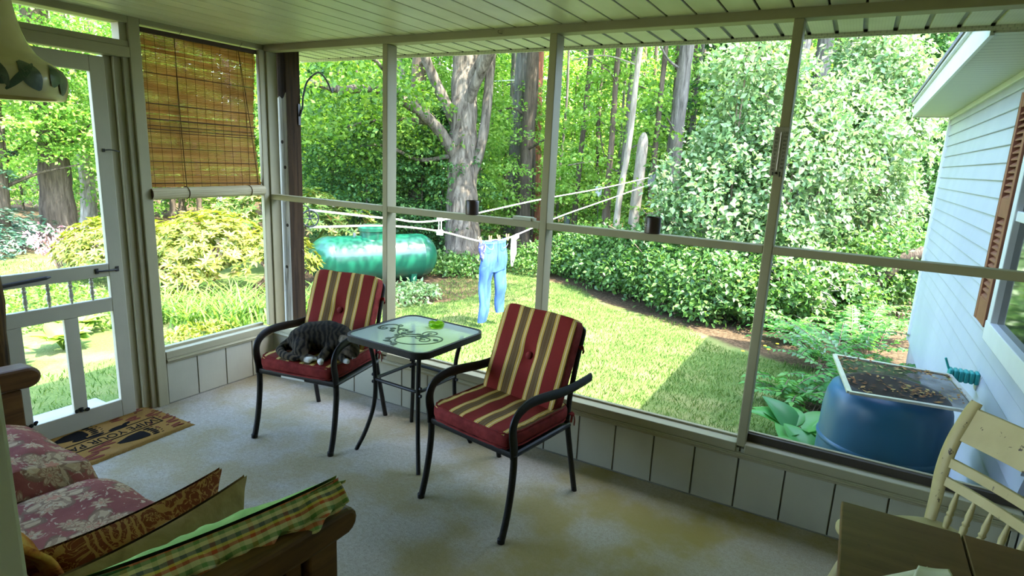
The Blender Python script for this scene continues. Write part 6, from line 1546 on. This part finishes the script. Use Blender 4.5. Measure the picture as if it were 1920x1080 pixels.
# bare twigs and dead branches in the undergrowth on the right
for (x, y, lab, n) in ((3.15, 6.25, 'tangle of pale bare twigs under the lilac near the house', 26), (1.2, 6.75, 'tangle of brown bare twigs showing in the lilac', 30)):
    b = MB()
    for k in range(n):
        p = Vector((rt.uniform(-.5, .5), rt.uniform(-.2, .3), rt.uniform(.2, .9 if x > 2 else 1.7))); P = [p]
        for q in range(4): p = p + Vector((rt.uniform(-.16, .16), rt.uniform(-.12, .08), rt.uniform(-.10, .16))); P.append(p)
        b.tube(spline(P, 3), .005, 5)
    o = b.build('bare_twigs', TWIG if x < 2 else BARK_PALE); o.location = (x, y, gz(x, y)); tag(o, lab, 'twigs', kind='stuff')
t = thing('old_stump', 'brown leaning dead trunk low in the undergrowth left of the house', 'dead tree', (3.75, 7.2, -.62)); trunk_mb([(0, 0, 0), (.1, .1, .5), (.45, .25, 1.0), (.9, .35, 1.25)], .15, .07, 10).build('trunk', BARK_DARK, t)
# ================================================================== grass
def grassp(n, x0, x1, y0, y1, ok, name, h=.05):
    p = np.stack([RG.uniform(x0, x1, n), RG.uniform(y0, y1, n), np.zeros(n)], 1)
    k = np.array([ok(a, c) for a, c in p[:, :2]]); p = p[k]; p[:, 2] = [gz(a, c) - .004 + (.05 * NZ.noise(Vector((a * .6, c * .6, 3))) if c > 6 or a < -5 else 0) for a, c in p[:, :2]]
    n = len(p); ax = RG.normal(0, .45, (n, 3)); ax[:, 2] = 1; me = mesh_from_quads(name, leaf_arrays(p, ax, RG.normal(0, 1, (n, 3)), RG.uniform(.5, 1.2, n) * h, .16, .02, .2), LM_GRASS)
    return tag(link('grass', me), 'short green grass of the lawn beyond the %s' % ('long screens' if y0 > 0 else 'screen door'), 'grass', kind='stuff')
grassp(62000, -2.6, 3.4, 1.3, 8.2, lambda a, c: c + a * .6 + .25 * math.sin(a * 3.1) < 6.25 and not (a < -1.6 and c > 2.2 and c < 4.6), 'grass', .045)
grassp(26000, -9.0, -.8, -1.9, 3.2, lambda a, c: a < -1.1 and not (-4.6 < a < -2.2 and c > -1.0 and c < 1.6) and c < 1.2 - a * .12, 'grass', .05)
YEL = flat('yellow_petals', (.85, .62, .04), .6, .2)
for (x, y, lab) in ((2.80, 5.0, 'yellow dandelion left of the thermometer post foot on the shaded lawn'), (2.86, 4.82, 'yellow dandelion just right of the other shaded ones'), (2.62, 4.45, 'yellow dandelion nearest the screens on the shaded lawn'), (2.92, 5.2, 'yellow dandelion farthest back on the shaded lawn')):
    t = thing('dandelion', lab, 'flower', (x, y, gz(x, y))); b = MB(); b.lathe([(.0001, .045), (.022, .05), (.018, .056), (.0001, .060)], n=10); b.build('head', YEL, t); MB().tube([(0, 0, 0), (0, 0, .046)], .003, 5).build('stem', LM_SHRUB, t)
MB_ = MB().ball((0, 0, .02), (.04, .03, .025), 5); o = MB_.build('pale_stone', flat('pale_stone', (.6, .6, .58))); o.location = (3.09, 2.43, gz(3.09, 2.43) - .01); tag(o, 'small pale stone on the shaded lawn left of the barrel', 'stone')
